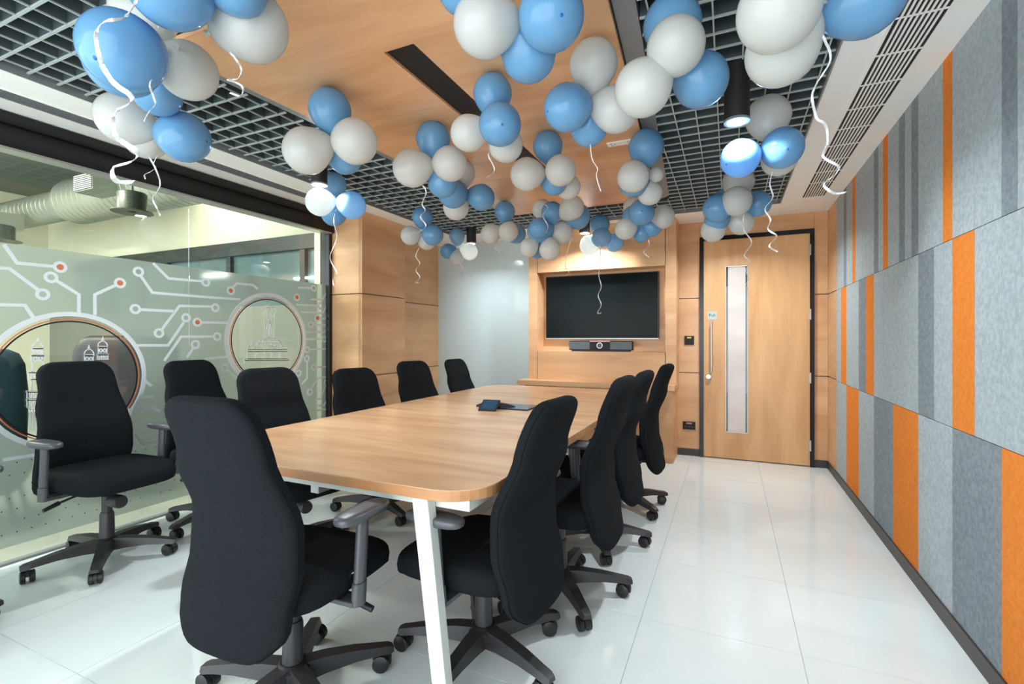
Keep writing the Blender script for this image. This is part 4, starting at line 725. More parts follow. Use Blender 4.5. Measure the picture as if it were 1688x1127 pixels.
# ------------------------------------------------------------------ ribbons
for lab, w, pts in [('wide white curled ribbon hanging across the big blue balloon,top left',0.013,[(-1.338,0.714,2.076),(-1.347,0.719,2.079),(-1.353,0.722,2.078),(-1.354,0.723,2.073),(-1.349,0.72,2.064),(-1.341,0.715,2.052),(-1.333,0.71,2.04),(-1.328,0.705,2.03),(-1.328,0.703,2.022),(-1.335,0.703,2.018),(-1.347,0.706,2.016),(-1.36,0.709,2.015),(-1.373,0.711,2.013),(-1.381,0.711,2.009),(-1.384,0.707,2.003),(-1.382,0.701,1.996),(-1.379,0.693,1.989),(-1.377,0.686,1.983),(-1.379,0.68,1.98),(-1.387,0.678,1.98),(-1.399,0.678,1.983),(-1.414,0.681,1.986),(-1.428,0.683,1.989),(-1.437,0.685,1.99),(-1.44,0.684,1.987),(-1.437,0.68,1.98),(-1.43,0.675,1.972),(-1.422,0.669,1.963),(-1.416,0.665,1.955),(-1.415,0.664,1.951),(-1.42,0.665,1.949),(-1.429,0.669,1.95),(-1.44,0.674,1.951),(-1.448,0.678,1.95),(-1.45,0.68,1.947),(-1.447,0.679,1.941),(-1.438,0.675,1.931),(-1.427,0.671,1.919),(-1.417,0.667,1.908),(-1.411,0.666,1.898),(-1.411,0.667,1.892),(-1.416,0.671,1.889),(-1.424,0.677,1.889),(-1.432,0.682,1.889),(-1.437,0.685,1.888),(-1.436,0.685,1.885),(-1.429,0.683,1.879),(-1.418,0.679,1.872),(-1.407,0.675,1.864),(-1.398,0.673,1.857),(-1.394,0.673,1.852),(-1.396,0.677,1.849),(-1.401,0.682,1.848),(-1.408,0.689,1.847),(-1.412,0.694,1.845),(-1.411,0.697,1.842),(-1.404,0.698,1.836),(-1.391,0.696,1.828),(-1.376,0.693,1.819),(-1.363,0.691,1.812),(-1.353,0.692,1.806),(-1.35,0.695,1.804),(-1.352,0.7,1.803),(-1.359,0.707,1.804),(-1.365,0.712,1.805),(-1.369,0.716,1.805),(-1.367,0.716,1.802),(-1.361,0.713,1.798),(-1.352,0.709,1.791),(-1.344,0.703,1.785),(-1.339,0.699,1.779),(-1.341,0.697,1.776),(-1.35,0.698,1.775),(-1.364,0.7,1.775),(-1.38,0.702,1.776),(-1.393,0.703,1.776),(-1.4,0.702,1.773),(-1.401,0.699,1.769),(-1.395,0.694,1.762),(-1.387,0.688,1.755),(-1.38,0.683,1.749),(-1.378,0.681,1.745),(-1.38,0.681,1.742),(-1.388,0.685,1.742),(-1.398,0.69,1.741),(-1.407,0.694,1.74),(-1.412,0.697,1.737),(-1.41,0.697,1.731),(-1.403,0.694,1.723),(-1.393,0.69,1.714),(-1.382,0.686,1.705),(-1.375,0.683,1.699),(-1.372,0.683,1.695),(-1.376,0.686,1.695),(-1.384,0.692,1.696),(-1.392,0.697,1.698),(-1.397,0.702,1.699),(-1.396,0.704,1.698),(-1.389,0.704,1.694),(-1.377,0.701,1.687),(-1.361,0.699,1.68),(-1.347,0.698,1.672),(-1.337,0.699,1.667),(-1.333,0.703,1.663),(-1.335,0.709,1.661),(-1.342,0.715,1.66),(-1.349,0.72,1.659),(-1.354,0.722,1.658),(-1.355,0.721,1.654),(-1.351,0.717,1.649),(-1.345,0.711,1.643),(-1.34,0.704,1.638),(-1.338,0.7,1.633),(-1.342,0.697,1.631),(-1.354,0.697,1.63),(-1.37,0.698,1.631),(-1.387,0.7,1.632),(-1.401,0.7,1.632),(-1.408,0.698,1.63),(-1.408,0.695,1.625),(-1.402,0.69,1.619),(-1.392,0.685,1.611),(-1.384,0.681,1.604),(-1.379,0.68,1.597),(-1.379,0.682,1.593),(-1.384,0.687,1.591),(-1.391,0.694,1.591),(-1.395,0.7,1.591),(-1.394,0.705,1.592),(-1.386,0.707,1.591),(-1.373,0.707,1.589),(-1.357,0.705,1.586),(-1.343,0.703,1.584),(-1.333,0.701,1.583)]),('thin white ribbon between the deep blue and white balloons,top left',0.005,[(-1.418,0.788,1.893),(-1.428,0.793,1.897),(-1.435,0.796,1.898),(-1.436,0.796,1.896),(-1.432,0.793,1.891),(-1.423,0.788,1.884),(-1.414,0.782,1.876),(-1.406,0.778,1.87),(-1.403,0.777,1.865),(-1.406,0.78,1.863),(-1.413,0.785,1.863),(-1.422,0.792,1.863),(-1.428,0.797,1.862),(-1.43,0.8,1.859),(-1.427,0.799,1.854),(-1.418,0.795,1.847),(-1.407,0.79,1.84),(-1.397,0.785,1.833),(-1.391,0.783,1.828),(-1.392,0.784,1.826),(-1.398,0.788,1.827),(-1.408,0.793,1.828),(-1.419,0.798,1.83),(-1.427,0.8,1.829),(-1.43,0.799,1.826),(-1.427,0.795,1.821),(-1.421,0.788,1.814),(-1.414,0.782,1.807),(-1.409,0.777,1.8),(-1.409,0.775,1.796),(-1.415,0.777,1.794),(-1.425,0.78,1.793),(-1.437,0.785,1.794),(-1.446,0.789,1.793),(-1.451,0.79,1.792),(-1.449,0.788,1.788)]),('white ribbon dangling lowest before the black header beam',0.006,[(-2.081,1.148,1.913),(-2.093,1.156,1.914),(-2.099,1.163,1.912),(-2.097,1.165,1.906),(-2.085,1.163,1.896),(-2.068,1.157,1.884),(-2.05,1.151,1.872),(-2.036,1.146,1.861),(-2.03,1.146,1.851),(-2.032,1.151,1.843),(-2.04,1.159,1.837),(-2.052,1.169,1.832),(-2.061,1.177,1.825),(-2.065,1.18,1.817),(-2.061,1.178,1.807),(-2.052,1.171,1.796),(-2.041,1.161,1.784),(-2.033,1.152,1.772),(-2.031,1.146,1.763),(-2.037,1.144,1.757),(-2.051,1.148,1.753),(-2.067,1.155,1.751),(-2.081,1.163,1.749),(-2.089,1.168,1.746),(-2.088,1.169,1.742),(-2.078,1.165,1.735),(-2.062,1.159,1.727),(-2.046,1.152,1.719),(-2.033,1.147,1.712),(-2.029,1.147,1.706),(-2.032,1.151,1.702),(-2.042,1.159,1.699),(-2.054,1.168,1.697),(-2.063,1.176,1.694),(-2.066,1.18,1.691),(-2.061,1.178,1.686)]),('short white ribbon forking off before the black header beam',0.006,[(-2.072,1.174,1.923),(-2.088,1.181,1.925),(-2.099,1.185,1.924),(-2.103,1.185,1.919),(-2.098,1.179,1.911),(-2.086,1.171,1.901),(-2.074,1.162,1.892),(-2.064,1.155,1.884),(-2.061,1.154,1.88),(-2.065,1.157,1.879),(-2.076,1.165,1.881),(-2.089,1.174,1.884),(-2.099,1.182,1.885),(-2.104,1.185,1.885),(-2.1,1.183,1.881),(-2.091,1.176,1.875),(-2.079,1.166,1.868),(-2.069,1.157,1.861),(-2.066,1.152,1.857),(-2.071,1.151,1.855),(-2.084,1.155,1.855),(-2.102,1.161,1.858),(-2.119,1.168,1.861),(-2.131,1.171,1.862),(-2.134,1.17,1.861),(-2.129,1.164,1.857),(-2.118,1.156,1.852),(-2.105,1.147,1.846),(-2.096,1.141,1.841),(-2.094,1.139,1.838),(-2.1,1.142,1.837),(-2.112,1.15,1.839),(-2.126,1.158,1.84),(-2.136,1.165,1.841),(-2.14,1.168,1.84),(-2.135,1.166,1.838)]),('short curled white ribbon under the white balloon by the wood edge',0.006,[(-1.366,0.976,2.057),(-1.374,0.983,2.061),(-1.378,0.988,2.062),(-1.376,0.99,2.059),(-1.368,0.988,2.053),(-1.357,0.983,2.044),(-1.345,0.977,2.034),(-1.335,0.973,2.026),(-1.331,0.973,2.021),(-1.332,0.976,2.019),(-1.337,0.983,2.02),(-1.344,0.992,2.021),(-1.35,0.998,2.021),(-1.351,1.001,2.018),(-1.348,1.0,2.012),(-1.341,0.995,2.004),(-1.333,0.987,1.994),(-1.326,0.981,1.984),(-1.323,0.976,1.977),(-1.326,0.976,1.974),(-1.335,0.98,1.974),(-1.347,0.985,1.977),(-1.359,0.99,1.981),(-1.37,0.992,1.984),(-1.375,0.99,1.984),(-1.375,0.984,1.981),(-1.371,0.976,1.977),(-1.364,0.968,1.971),(-1.358,0.962,1.967),(-1.355,0.962,1.964),(-1.355,0.967,1.965),(-1.357,0.975,1.968),(-1.361,0.985,1.971),(-1.362,0.993,1.973),(-1.36,0.998,1.972),(-1.353,0.998,1.968),(-1.343,0.994,1.962),(-1.331,0.988,1.954),(-1.321,0.982,1.946),(-1.315,0.98,1.941),(-1.316,0.981,1.939),(-1.322,0.986,1.94),(-1.331,0.993,1.943),(-1.34,0.999,1.945),(-1.346,1.003,1.945),(-1.347,1.003,1.942),(-1.343,0.998,1.937),(-1.336,0.991,1.929),(-1.329,0.983,1.923),(-1.325,0.977,1.918),(-1.327,0.975,1.917),(-1.335,0.976,1.921),(-1.348,0.98,1.927),(-1.362,0.985,1.934),(-1.373,0.988,1.94),(-1.38,0.989,1.943),(-1.379,0.985,1.942)]),('wavy white ribbon hanging down the dark glass jamb edge',0.007,[(-2.448,2.518,2.078),(-2.466,2.534,2.077),(-2.48,2.544,2.072),(-2.484,2.544,2.061),(-2.478,2.534,2.046),(-2.465,2.516,2.028),(-2.45,2.498,2.009),(-2.437,2.485,1.991),(-2.432,2.482,1.975),(-2.436,2.49,1.962),(-2.446,2.507,1.95),(-2.459,2.526,1.939),(-2.469,2.543,1.925),(-2.473,2.55,1.909),(-2.469,2.545,1.89),(-2.46,2.53,1.868),(-2.449,2.51,1.844),(-2.441,2.49,1.821),(-2.441,2.478,1.799),(-2.451,2.477,1.78),(-2.468,2.486,1.765),(-2.487,2.502,1.751),(-2.501,2.52,1.738),(-2.506,2.533,1.723),(-2.499,2.537,1.708),(-2.481,2.531,1.69),(-2.457,2.518,1.673),(-2.434,2.504,1.657),(-2.418,2.493,1.642),(-2.415,2.489,1.632),(-2.425,2.496,1.624),(-2.444,2.509,1.619),(-2.466,2.525,1.615),(-2.485,2.537,1.611),(-2.494,2.54,1.605),(-2.492,2.534,1.597),(-2.479,2.521,1.587),(-2.461,2.503,1.576),(-2.444,2.488,1.566),(-2.434,2.481,1.557),(-2.435,2.484,1.55),(-2.445,2.497,1.546),(-2.461,2.515,1.544)]),('wavy white ribbon over the far left grid',0.007,[(-1.503,2.175,2.019),(-1.512,2.19,2.021),(-1.515,2.201,2.021),(-1.513,2.204,2.017),(-1.504,2.198,2.009),(-1.492,2.185,1.997),(-1.48,2.17,1.986),(-1.471,2.159,1.975),(-1.47,2.156,1.966),(-1.477,2.16,1.959),(-1.489,2.172,1.954),(-1.504,2.185,1.95),(-1.516,2.196,1.945),(-1.523,2.2,1.937),(-1.522,2.196,1.928),(-1.513,2.185,1.918),(-1.5,2.17,1.907),(-1.488,2.158,1.898),(-1.479,2.152,1.891),(-1.477,2.155,1.887),(-1.482,2.166,1.885),(-1.492,2.181,1.885),(-1.504,2.195,1.885),(-1.514,2.202,1.884),(-1.519,2.201,1.879),(-1.518,2.19,1.873),(-1.513,2.174,1.864),(-1.505,2.158,1.854),(-1.499,2.146,1.845),(-1.495,2.144,1.838),(-1.496,2.153,1.833),(-1.5,2.168,1.83),(-1.504,2.186,1.827),(-1.508,2.201,1.823),(-1.507,2.207,1.817),(-1.503,2.204,1.81),(-1.497,2.191,1.8),(-1.491,2.174,1.791),(-1.487,2.158,1.782),(-1.488,2.148,1.775),(-1.496,2.147,1.771),(-1.508,2.155,1.77),(-1.522,2.169,1.771)]),('wavy white ribbon hanging before the wood side wall',0.008,[(-2.34,3.334,1.948),(-2.359,3.355,1.946),(-2.373,3.368,1.941),(-2.379,3.367,1.931),(-2.376,3.353,1.916),(-2.365,3.33,1.9),(-2.352,3.305,1.884),(-2.341,3.288,1.87),(-2.335,3.284,1.86),(-2.337,3.294,1.853),(-2.345,3.317,1.849),(-2.356,3.343,1.845),(-2.364,3.365,1.84),(-2.365,3.375,1.833),(-2.359,3.37,1.824),(-2.349,3.352,1.812),(-2.337,3.326,1.8),(-2.328,3.303,1.788),(-2.326,3.288,1.779),(-2.333,3.288,1.772),(-2.348,3.302,1.766),(-2.366,3.324,1.762),(-2.38,3.347,1.758),(-2.386,3.363,1.752),(-2.381,3.366,1.743),(-2.366,3.356,1.732),(-2.344,3.337,1.721),(-2.324,3.316,1.709),(-2.311,3.3,1.699),(-2.309,3.295,1.691),(-2.32,3.303,1.686),(-2.34,3.321,1.682),(-2.363,3.342,1.679),(-2.382,3.358,1.675),(-2.392,3.363,1.671),(-2.389,3.356,1.666),(-2.375,3.338,1.661),(-2.355,3.316,1.656),(-2.337,3.297,1.653),(-2.324,3.289,1.651),(-2.322,3.294,1.652),(-2.329,3.312,1.654),(-2.342,3.336,1.657)]),('small white ribbon hanging before the white wall',0.009,[(-2.593,4.426,1.987),(-2.606,4.458,1.985),(-2.611,4.48,1.978),(-2.605,4.486,1.966),(-2.588,4.474,1.95),(-2.565,4.448,1.932),(-2.541,4.42,1.916),(-2.525,4.398,1.903),(-2.521,4.392,1.895),(-2.529,4.403,1.892),(-2.547,4.428,1.892),(-2.569,4.458,1.893),(-2.587,4.482,1.894),(-2.597,4.491,1.891),(-2.596,4.482,1.885),(-2.584,4.458,1.876),(-2.569,4.425,1.864),(-2.555,4.396,1.853),(-2.549,4.38,1.844),(-2.552,4.383,1.838),(-2.565,4.403,1.835),(-2.582,4.433,1.834),(-2.597,4.464,1.833),(-2.603,4.485,1.832),(-2.598,4.488,1.829),(-2.583,4.474,1.824),(-2.561,4.448,1.817),(-2.539,4.419,1.809),(-2.525,4.397,1.801),(-2.522,4.391,1.795),(-2.532,4.403,1.79),(-2.552,4.428,1.786),(-2.574,4.457,1.783),(-2.594,4.48,1.779),(-2.603,4.488,1.774),(-2.601,4.479,1.769)]),('thin white ribbon under the ceiling slot balloons',0.005,[(-0.952,1.874,2.004),(-0.959,1.887,2.008),(-0.964,1.895,2.01),(-0.965,1.896,2.01),(-0.962,1.889,2.005),(-0.956,1.876,1.997),(-0.949,1.863,1.988),(-0.943,1.854,1.98),(-0.94,1.853,1.972),(-0.938,1.859,1.966),(-0.939,1.872,1.962),(-0.941,1.888,1.958),(-0.943,1.901,1.953),(-0.942,1.906,1.946),(-0.94,1.903,1.937),(-0.937,1.893,1.927),(-0.934,1.878,1.916),(-0.933,1.864,1.907),(-0.935,1.855,1.9),(-0.941,1.854,1.896),(-0.95,1.86,1.896),(-0.96,1.872,1.899)]),('long wavy white ribbon hanging in front of the television',0.009,[(-1.1,4.439,2.064),(-1.107,4.469,2.056),(-1.11,4.49,2.04),(-1.109,4.493,2.017),(-1.104,4.478,1.989),(-1.095,4.45,1.959),(-1.087,4.419,1.929),(-1.081,4.396,1.904),(-1.081,4.389,1.884),(-1.086,4.4,1.867),(-1.096,4.424,1.853),(-1.107,4.454,1.84),(-1.116,4.479,1.827),(-1.121,4.489,1.811),(-1.12,4.481,1.793),(-1.112,4.458,1.774),(-1.101,4.428,1.753),(-1.09,4.402,1.734),(-1.082,4.389,1.717),(-1.079,4.394,1.703),(-1.081,4.416,1.691),(-1.088,4.447,1.68),(-1.097,4.476,1.67),(-1.105,4.493,1.659),(-1.111,4.492,1.647),(-1.112,4.472,1.634),(-1.11,4.441,1.619),(-1.106,4.409,1.605),(-1.101,4.386,1.591),(-1.099,4.381,1.578),(-1.098,4.396,1.567),(-1.1,4.425,1.557),(-1.102,4.459,1.547),(-1.103,4.486,1.537),(-1.102,4.498,1.526),(-1.099,4.489,1.514),(-1.095,4.464,1.5),(-1.091,4.431,1.486),(-1.091,4.401,1.472),(-1.094,4.384,1.46),(-1.1,4.385,1.45),(-1.11,4.405,1.442),(-1.119,4.434,1.437),(-1.125,4.464,1.434),(-1.126,4.484,1.433),(-1.121,4.487,1.432),(-1.11,4.472,1.432),(-1.097,4.445,1.431),(-1.084,4.417,1.43),(-1.076,4.397,1.429)]),('small white ribbon above the right side of the television',0.008,[(-0.549,3.7,1.927),(-0.552,3.726,1.928),(-0.553,3.743,1.927),(-0.551,3.745,1.921),(-0.548,3.733,1.912),(-0.544,3.709,1.901),(-0.54,3.683,1.889),(-0.539,3.663,1.879),(-0.542,3.656,1.872),(-0.549,3.663,1.868),(-0.56,3.682,1.865),(-0.571,3.705,1.863),(-0.581,3.723,1.86),(-0.587,3.73,1.855),(-0.588,3.723,1.848),(-0.583,3.704,1.838),(-0.574,3.681,1.827),(-0.564,3.66,1.816),(-0.555,3.651,1.808),(-0.549,3.657,1.803),(-0.545,3.676,1.8),(-0.545,3.704,1.801)]),('wavy white ribbon hanging before the door window',0.008,[(0.086,3.492,2.01),(0.086,3.516,2.006),(0.085,3.531,1.997),(0.084,3.532,1.981),(0.083,3.519,1.962),(0.083,3.496,1.94),(0.083,3.472,1.918),(0.085,3.456,1.9),(0.09,3.453,1.886),(0.098,3.465,1.876),(0.107,3.49,1.868),(0.117,3.519,1.861),(0.126,3.543,1.854),(0.132,3.554,1.844),(0.134,3.549,1.831),(0.131,3.53,1.815),(0.125,3.502,1.798),(0.116,3.476,1.782),(0.106,3.461,1.767),(0.098,3.459,1.756),(0.092,3.473,1.747),(0.089,3.495,1.742),(0.091,3.519,1.738),(0.095,3.535,1.734),(0.1,3.539,1.729),(0.106,3.528,1.722),(0.112,3.508,1.714),(0.115,3.486,1.705),(0.117,3.469,1.697),(0.116,3.465,1.689),(0.115,3.474,1.682),(0.112,3.494,1.677),(0.109,3.517,1.671),(0.105,3.535,1.665),(0.103,3.541,1.657),(0.101,3.534,1.647),(0.101,3.515,1.636),(0.103,3.491,1.624),(0.105,3.471,1.613),(0.108,3.461,1.603),(0.111,3.466,1.595),(0.113,3.483,1.588),(0.115,3.508,1.584),(0.114,3.531,1.579),(0.112,3.543,1.575),(0.109,3.542,1.569),(0.104,3.526,1.562),(0.1,3.502,1.555),(0.097,3.476,1.547),(0.096,3.459,1.54),(0.096,3.456,1.534),(0.099,3.468,1.529),(0.103,3.491,1.526),(0.107,3.517,1.522),(0.111,3.538,1.519),(0.114,3.546,1.515),(0.116,3.539,1.511)]),('curly white ribbon hanging before the door top edge',0.008,[(0.186,2.605,1.991),(0.186,2.622,1.991),(0.186,2.633,1.987),(0.183,2.634,1.978),(0.181,2.623,1.965),(0.178,2.606,1.95),(0.175,2.587,1.935),(0.174,2.573,1.922),(0.175,2.57,1.913),(0.178,2.578,1.906),(0.182,2.595,1.901),(0.186,2.615,1.898),(0.19,2.631,1.893),(0.192,2.638,1.886),(0.191,2.633,1.876),(0.187,2.618,1.865),(0.181,2.598,1.852),(0.173,2.578,1.84),(0.166,2.566,1.83),(0.16,2.566,1.823),(0.156,2.575,1.818),(0.155,2.592,1.815),(0.157,2.61,1.811),(0.16,2.622,1.806),(0.165,2.625,1.799),(0.169,2.617,1.789),(0.173,2.603,1.778),(0.175,2.586,1.767),(0.177,2.574,1.757),(0.176,2.571,1.749),(0.175,2.578,1.744),(0.173,2.592,1.74),(0.172,2.609,1.737),(0.17,2.623,1.734),(0.169,2.628,1.729),(0.17,2.623,1.722),(0.172,2.61,1.714),(0.177,2.595,1.706),(0.182,2.582,1.698),(0.189,2.577,1.693),(0.196,2.582,1.689),(0.202,2.597,1.687),(0.205,2.616,1.685),(0.205,2.632,1.682),(0.201,2.641,1.678),(0.195,2.638,1.67),(0.187,2.625,1.661),(0.179,2.604,1.651),(0.174,2.584,1.642),(0.171,2.571,1.634),(0.173,2.57,1.628),(0.178,2.58,1.625),(0.186,2.599,1.622),(0.194,2.62,1.621),(0.202,2.638,1.62),(0.209,2.646,1.617),(0.212,2.642,1.614)]),('long white ribbon trailing across the right white ceiling border',0.008,[(0.224,1.526,2.043),(0.226,1.537,2.047),(0.227,1.543,2.047),(0.228,1.544,2.044),(0.227,1.539,2.037),(0.227,1.53,2.027),(0.226,1.519,2.016),(0.226,1.512,2.005),(0.229,1.511,1.997),(0.233,1.517,1.991),(0.238,1.528,1.987),(0.244,1.54,1.983),(0.249,1.551,1.977),(0.251,1.555,1.969),(0.251,1.553,1.958),(0.247,1.543,1.944),(0.241,1.53,1.928),(0.233,1.518,1.913),(0.226,1.51,1.9),(0.22,1.508,1.89),(0.215,1.513,1.884),(0.213,1.521,1.88),(0.211,1.53,1.879),(0.21,1.536,1.876),(0.208,1.535,1.872),(0.206,1.529,1.866),(0.204,1.519,1.858),(0.202,1.508,1.849),(0.201,1.501,1.841),(0.201,1.499,1.833),(0.203,1.504,1.827),(0.205,1.513,1.822),(0.209,1.525,1.817),(0.212,1.534,1.812),(0.214,1.539,1.806),(0.216,1.537,1.798),(0.218,1.53,1.79),(0.219,1.52,1.783),(0.222,1.513,1.778),(0.225,1.509,1.774),(0.228,1.512,1.773),(0.232,1.521,1.773),(0.236,1.533,1.773),(0.24,1.544,1.771),(0.242,1.55,1.767),(0.243,1.551,1.76),(0.243,1.545,1.75),(0.241,1.535,1.739),(0.24,1.524,1.729),(0.238,1.517,1.72),(0.237,1.515,1.713),(0.235,1.519,1.709),(0.234,1.527,1.707),(0.233,1.537,1.705),(0.233,1.544,1.702),(0.232,1.547,1.698),(0.233,1.544,1.692),(0.235,1.537,1.685),(0.238,1.528,1.678),(0.243,1.522,1.671),(0.249,1.52,1.666),(0.256,1.525,1.663),(0.263,1.535,1.662),(0.268,1.547,1.662),(0.271,1.558,1.662),(0.272,1.564,1.66),(0.271,1.563,1.657),(0.268,1.556,1.652),(0.264,1.545,1.646),(0.26,1.533,1.639),(0.256,1.525,1.634),(0.252,1.522,1.63),(0.249,1.525,1.628),(0.245,1.532,1.627),(0.242,1.541,1.626),(0.239,1.547,1.624),(0.236,1.548,1.621),(0.234,1.544,1.617),(0.233,1.536,1.611),(0.234,1.526,1.604),(0.236,1.518,1.598),(0.24,1.516,1.593),(0.244,1.52,1.59),(0.25,1.53,1.59),(0.256,1.543,1.59),(0.262,1.554,1.592),(0.267,1.562,1.593),(0.272,1.563,1.593),(0.275,1.559,1.592),(0.278,1.55,1.59),(0.279,1.541,1.588),(0.281,1.536,1.587)]),('faint thin white ribbon by the right wood ceiling edge',0.004,[(-0.511,1.908,1.98),(-0.514,1.921,1.98),(-0.516,1.93,1.976),(-0.516,1.931,1.967),(-0.513,1.925,1.955),(-0.509,1.913,1.94),(-0.504,1.9,1.926),(-0.499,1.891,1.914),(-0.496,1.889,1.907),(-0.495,1.896,1.902),(-0.494,1.909,1.901),(-0.494,1.924,1.9),(-0.494,1.936,1.899),(-0.492,1.942,1.896),(-0.49,1.94,1.89),(-0.487,1.93,1.882),(-0.484,1.916,1.873),(-0.482,1.903,1.865),(-0.482,1.896,1.86),(-0.483,1.897,1.856),(-0.486,1.906,1.855),(-0.489,1.919,1.854),(-0.491,1.932,1.85),(-0.491,1.941,1.844),(-0.489,1.943,1.833),(-0.484,1.937,1.821),(-0.478,1.926,1.807),(-0.472,1.913,1.795),(-0.468,1.905,1.786)]),('white ribbon crossing the crowded blue balloons',0.006,[(-1.24,3.335,2.184),(-1.246,3.359,2.188),(-1.247,3.375,2.189),(-1.243,3.379,2.186),(-1.233,3.369,2.178),(-1.221,3.35,2.166),(-1.21,3.328,2.154),(-1.203,3.311,2.143),(-1.203,3.305,2.136),(-1.211,3.312,2.131),(-1.225,3.329,2.13),(-1.24,3.349,2.129),(-1.254,3.366,2.126),(-1.261,3.372,2.12),(-1.261,3.365,2.109),(-1.253,3.348,2.094),(-1.24,3.327,2.077),(-1.226,3.308,2.06),(-1.215,3.3,2.046),(-1.21,3.305,2.035),(-1.211,3.323,2.029),(-1.216,3.347,2.024),(-1.224,3.37,2.021),(-1.23,3.383,2.015),(-1.232,3.383,2.006),(-1.231,3.369,1.995),(-1.225,3.346,1.982),(-1.219,3.322,1.971),(-1.215,3.305,1.962)]),('thin white ribbon trailing to the television top left',0.006,[(-1.118,3.663,2.015),(-1.128,3.687,2.016),(-1.136,3.702,2.014),(-1.139,3.703,2.007),(-1.139,3.688,1.995),(-1.135,3.663,1.981),(-1.131,3.636,1.965),(-1.128,3.615,1.95),(-1.13,3.608,1.937),(-1.137,3.616,1.925),(-1.148,3.636,1.914),(-1.16,3.66,1.903),(-1.171,3.68,1.89),(-1.177,3.687,1.876),(-1.178,3.679,1.86),(-1.175,3.659,1.842),(-1.169,3.632,1.822),(-1.163,3.608,1.804),(-1.161,3.595,1.788),(-1.163,3.598,1.775),(-1.168,3.614,1.765),(-1.175,3.64,1.758),(-1.181,3.665,1.753),(-1.182,3.682,1.747),(-1.177,3.686,1.741),(-1.167,3.674,1.734),(-1.155,3.653,1.725),(-1.143,3.629,1.717),(-1.137,3.611,1.709),(-1.137,3.606,1.704),(-1.144,3.614,1.7),(-1.156,3.634,1.699),(-1.17,3.657,1.698),(-1.183,3.675,1.697),(-1.19,3.681,1.695),(-1.191,3.673,1.691)]),('small white ribbon under the far wood end balloons',0.006,[(-1.776,3.642,1.988),(-1.79,3.666,1.99),(-1.8,3.681,1.99),(-1.804,3.681,1.986),(-1.801,3.667,1.978),(-1.792,3.642,1.968),(-1.781,3.616,1.958),(-1.771,3.598,1.949),(-1.766,3.594,1.943),(-1.766,3.606,1.94),(-1.77,3.63,1.939),(-1.776,3.659,1.939),(-1.78,3.682,1.938),(-1.78,3.693,1.935),(-1.776,3.688,1.929),(-1.768,3.668,1.921),(-1.759,3.64,1.911),(-1.754,3.615,1.903),(-1.754,3.6,1.896),(-1.762,3.6,1.894),(-1.775,3.614,1.894),(-1.791,3.637,1.896)])]:
    V = [Vector(p) for p in pts]; rs = []
    for i, p in enumerate(V):
        d = (V[min(i + 1, len(V) - 1)] - V[max(i - 1, 0)]).normalized()
        s_ = Vector((.70, .31, .64)); b = s_ - d * s_.dot(d)
        k_ = max(.6, b.length); b = b.normalized() * k_ if b.length > .02 else d.orthogonal().normalized() * .45
        n_ = d.cross(b).normalized() * .0004; h_ = b * w / 2
        rs.append([tuple(p - h_ - n_), tuple(p + h_ - n_), tuple(p + h_ + n_), tuple(p - h_ + n_)])
    tag(MB().rings(rs).obj('ribbon', 'ribbon_white', smooth=60), lab, 'ribbon', 'curling ribbons on the balloons')

# ------------------------------------------------------------------ the office seen through the glass
OY = 4.2
wo = struct(MB().box(-10.4, -3.62, OY, OY + .1, 2.42, 3.5).obj('wall_office', 'cream'))
MB().box(-10.4, -3.62, OY + .02, OY + .1, 0, 1.60).obj('dado', 'beige', wo)
MB().box(-10.4, -3.62, OY - .03, OY + .1, 2.25, 2.42).obj('dark_header', 'office_dark', wo)
MB().box(-10.4, -3.62, OY + .04, OY + .06, 1.60, 2.25).obj('office_glazing', 'office_glass', wo)
for x in (-9.4, -8.5, -7.2, -5.9, -4.6): MB().box(x - .04, x + .04, OY - .01, OY + .08, 1.60, 2.25).obj('mullion', 'office_dark', wo)
MB().box(-4.29, -3.62, OY - .06, OY + .1, 0, 2.42).obj('end_panel', 'cream', wo)
MB().box(-3.68, -3.605, 3.50, OY - .061, 0, ZC).obj('column_cladding', 'cream', wo)
struct(MB().box(-10.5, -10.4, YN, OY + .1, -.06, 3.5).obj('wall_far', 'cream'))
struct(MB().box(-10.5, -3.60, YN, OY + .1, 3.5, 3.56).obj('ceiling_office', 'ceiling_office'))
struct(MB().box(-3.60, -3.56, YN, 5.4, ZC, 3.5).obj('wall_above_glass', 'ceiling_office'))
for x, y, t in ((-5.2, .9, 'nearest the glass'), (-7.6, .9, 'further from the glass'), (-5.7, 3.86, 'between the duct and the cream wall')):  # fill lamps added to brighten the office and film, hidden from the camera
    o = tag(empty('office_fill_lamp', (x, y, 3.30)), 'unseen added tube lamp lighting the office, %s' % t, 'lamp', 'added office fill lamps')
    MB().box(-.6, .6, -.04, .04, .02, .06).obj('housing', 'white_paint', o); MB().box(-.59, .59, -.03, .03, 0, .02).obj('tube', 'office_emitter', o)
    l = bpy.data.lights.new('office_fill_area', 'AREA'); l.shape = 'RECTANGLE'; l.size = 1.15; l.size_y = .06; l.energy = 12 if y > 3 else 95; l.color = (1, .98, .88)
    lo = bpy.data.objects.new('office_fill_area', l); COL.objects.link(lo); lo.parent = o; lo.location = (0, 0, -.01)
for x0, x1, z, t in ((-4.75, -4.12, 1.90, 'right'), (-6.9, -6.4, 2.02, 'left')):
    o = tag(MB().box(x0, x1, OY + .0, OY + .03, z, z + .022).obj('strip_light', 'office_emitter'), 'thin lit strip behind the office glazing, %s one' % t, 'lamp', 'lit strips in the office glazing')
du = tag(empty('spiral_duct', (-6, 3.35, 2.93)), 'round silver spiral air duct running under the office ceiling', 'duct')
MB().lathe([(.27, -1.6), (.27, 1.75)], 32, (0, 0, 0), 'x').obj('main_run', 'duct', du, smooth=40)
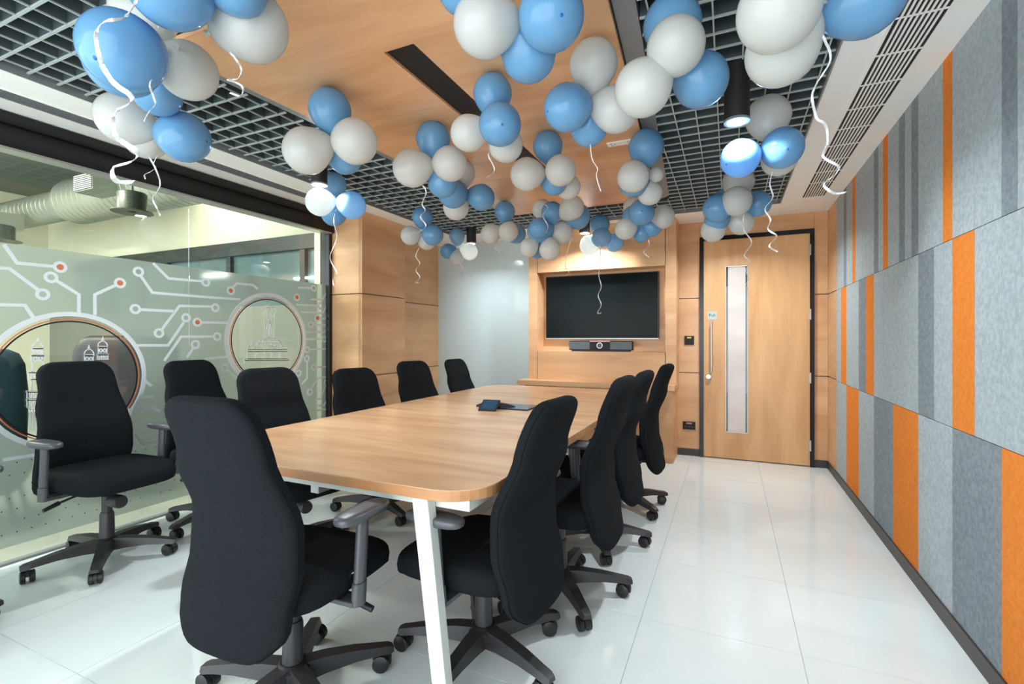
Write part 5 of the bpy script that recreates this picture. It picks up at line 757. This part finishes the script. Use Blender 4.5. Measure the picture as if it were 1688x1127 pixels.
MB().lathe([(.19, -3.9), (.19, -1.85), (.27, -1.6)], 32, (0, 0, 0), 'x').obj('narrow_run', 'duct', du, smooth=40)
for i in range(30):
    x = -1.55 + i * .11; MB().lathe([(.271, x - .004), (.275, x), (.271, x + .004)], 32, (0, 0, 0), 'x', cap=False).obj('spiral_seam', 'duct', du, smooth=40)
for i in range(18):
    x = -3.8 + i * .11; MB().lathe([(.191, x - .004), (.195, x), (.191, x + .004)], 24, (0, 0, 0), 'x', cap=False).obj('spiral_seam', 'duct', du, smooth=40)
for x, y, z, s_, lab in ((-6.35, 2.86, 2.88, 1., 'white slatted vent box on the duct, beside the header beam'), (-8.6, 2.70, 2.70, 1.1, 'white slatted vent box at the left picture edge')):
    o = tag(empty('vent_box', (x, y, z)), lab, 'vent', 'vent boxes on the duct')
    MB().box(-.18 * s_, .18 * s_, 0, .45, -.09 * s_, .09 * s_).obj('box', 'duct', o)
    MB().box(-.165 * s_, .165 * s_, -.004, .0, -.078 * s_, .078 * s_).obj('backing', 'office_dark', o)
    for i in range(8): ubox('slat', 'white_paint', o, -.17 * s_, .17 * s_, -.014, -.004, (-.074 + i * .0205) * s_, (-.066 + i * .0205) * s_)
for x, y, z, r, lab in ((-4.62, 2.42, 2.27, .15, 'grey drum pendant lamp hanging below the duct'), (-7.1, 2.45, 2.24, .19, 'grey drum pendant lamp at the left picture edge')):
    o = tag(empty('drum_pendant', (x, y, z)), lab, 'lamp', 'drum pendants outside the glass')
    MB().lathe([(r * .70, .01), (r * .70, .15), (r * .66, .16)], 28).obj('drum', 'drum_grey', o, smooth=40)
    MB().lathe([(r * .72, .012), (r, .0), (r, -.006), (r * .72, -.002), (r * .2, .0)], 28, cap=False).obj('flange', 'drum_grey', o, smooth=40)
    MB().lathe([(.01, .16), (.01, 3.5 - z)], 8).obj('rod', 'drum_grey', o)
def lounge(x, y, rz, mt, lab, w, hgt):
    o = tag(empty('lounge_chair', (x, y, 0), rz), lab, 'lounge chair')
    rs = []
    for z, s_ in ((.22, .82), (.26, .96), (.40, 1.), (hgt * .7, 1.02), (hgt * .9, .96), (hgt * .97, .86), (hgt, .68)):
        rs.append([(a * s_, b * s_ - .25 - (z - .3) * .12, z) for a, b in sup(w / 2, .10, 24, 3.)])
    MB().rings(rs).obj('backrest', mt, o, smooth=60)
    MB().rings([[(a * s_, b * s_ + .05, z) for a, b in sup(w / 2 - .02, .30, 24, 4)] for z, s_ in ((.22, .9), (.26, 1), (.40, 1), (.44, .92), (.445, .5))]).obj('seat', mt, o, smooth=60)
    for sx in (-1, 1):
        for sy in (-1, 1): MB().tube([(sx * w * .36, sy * .2, .24), (sx * w * .42, sy * .24, 0)], .018, 8, .012).obj('leg', 'plastic_black', o)
lounge(-4.55, 1.35, -2.0, 'teal_cloth', 'teal high backed lounge chair seen through the left circle', .66, 1.12)
lounge(-4.60, 2.20, -2.4, 'brown_leather', 'dark brown high backed lounge chair seen through the left circle', .70, 1.22)
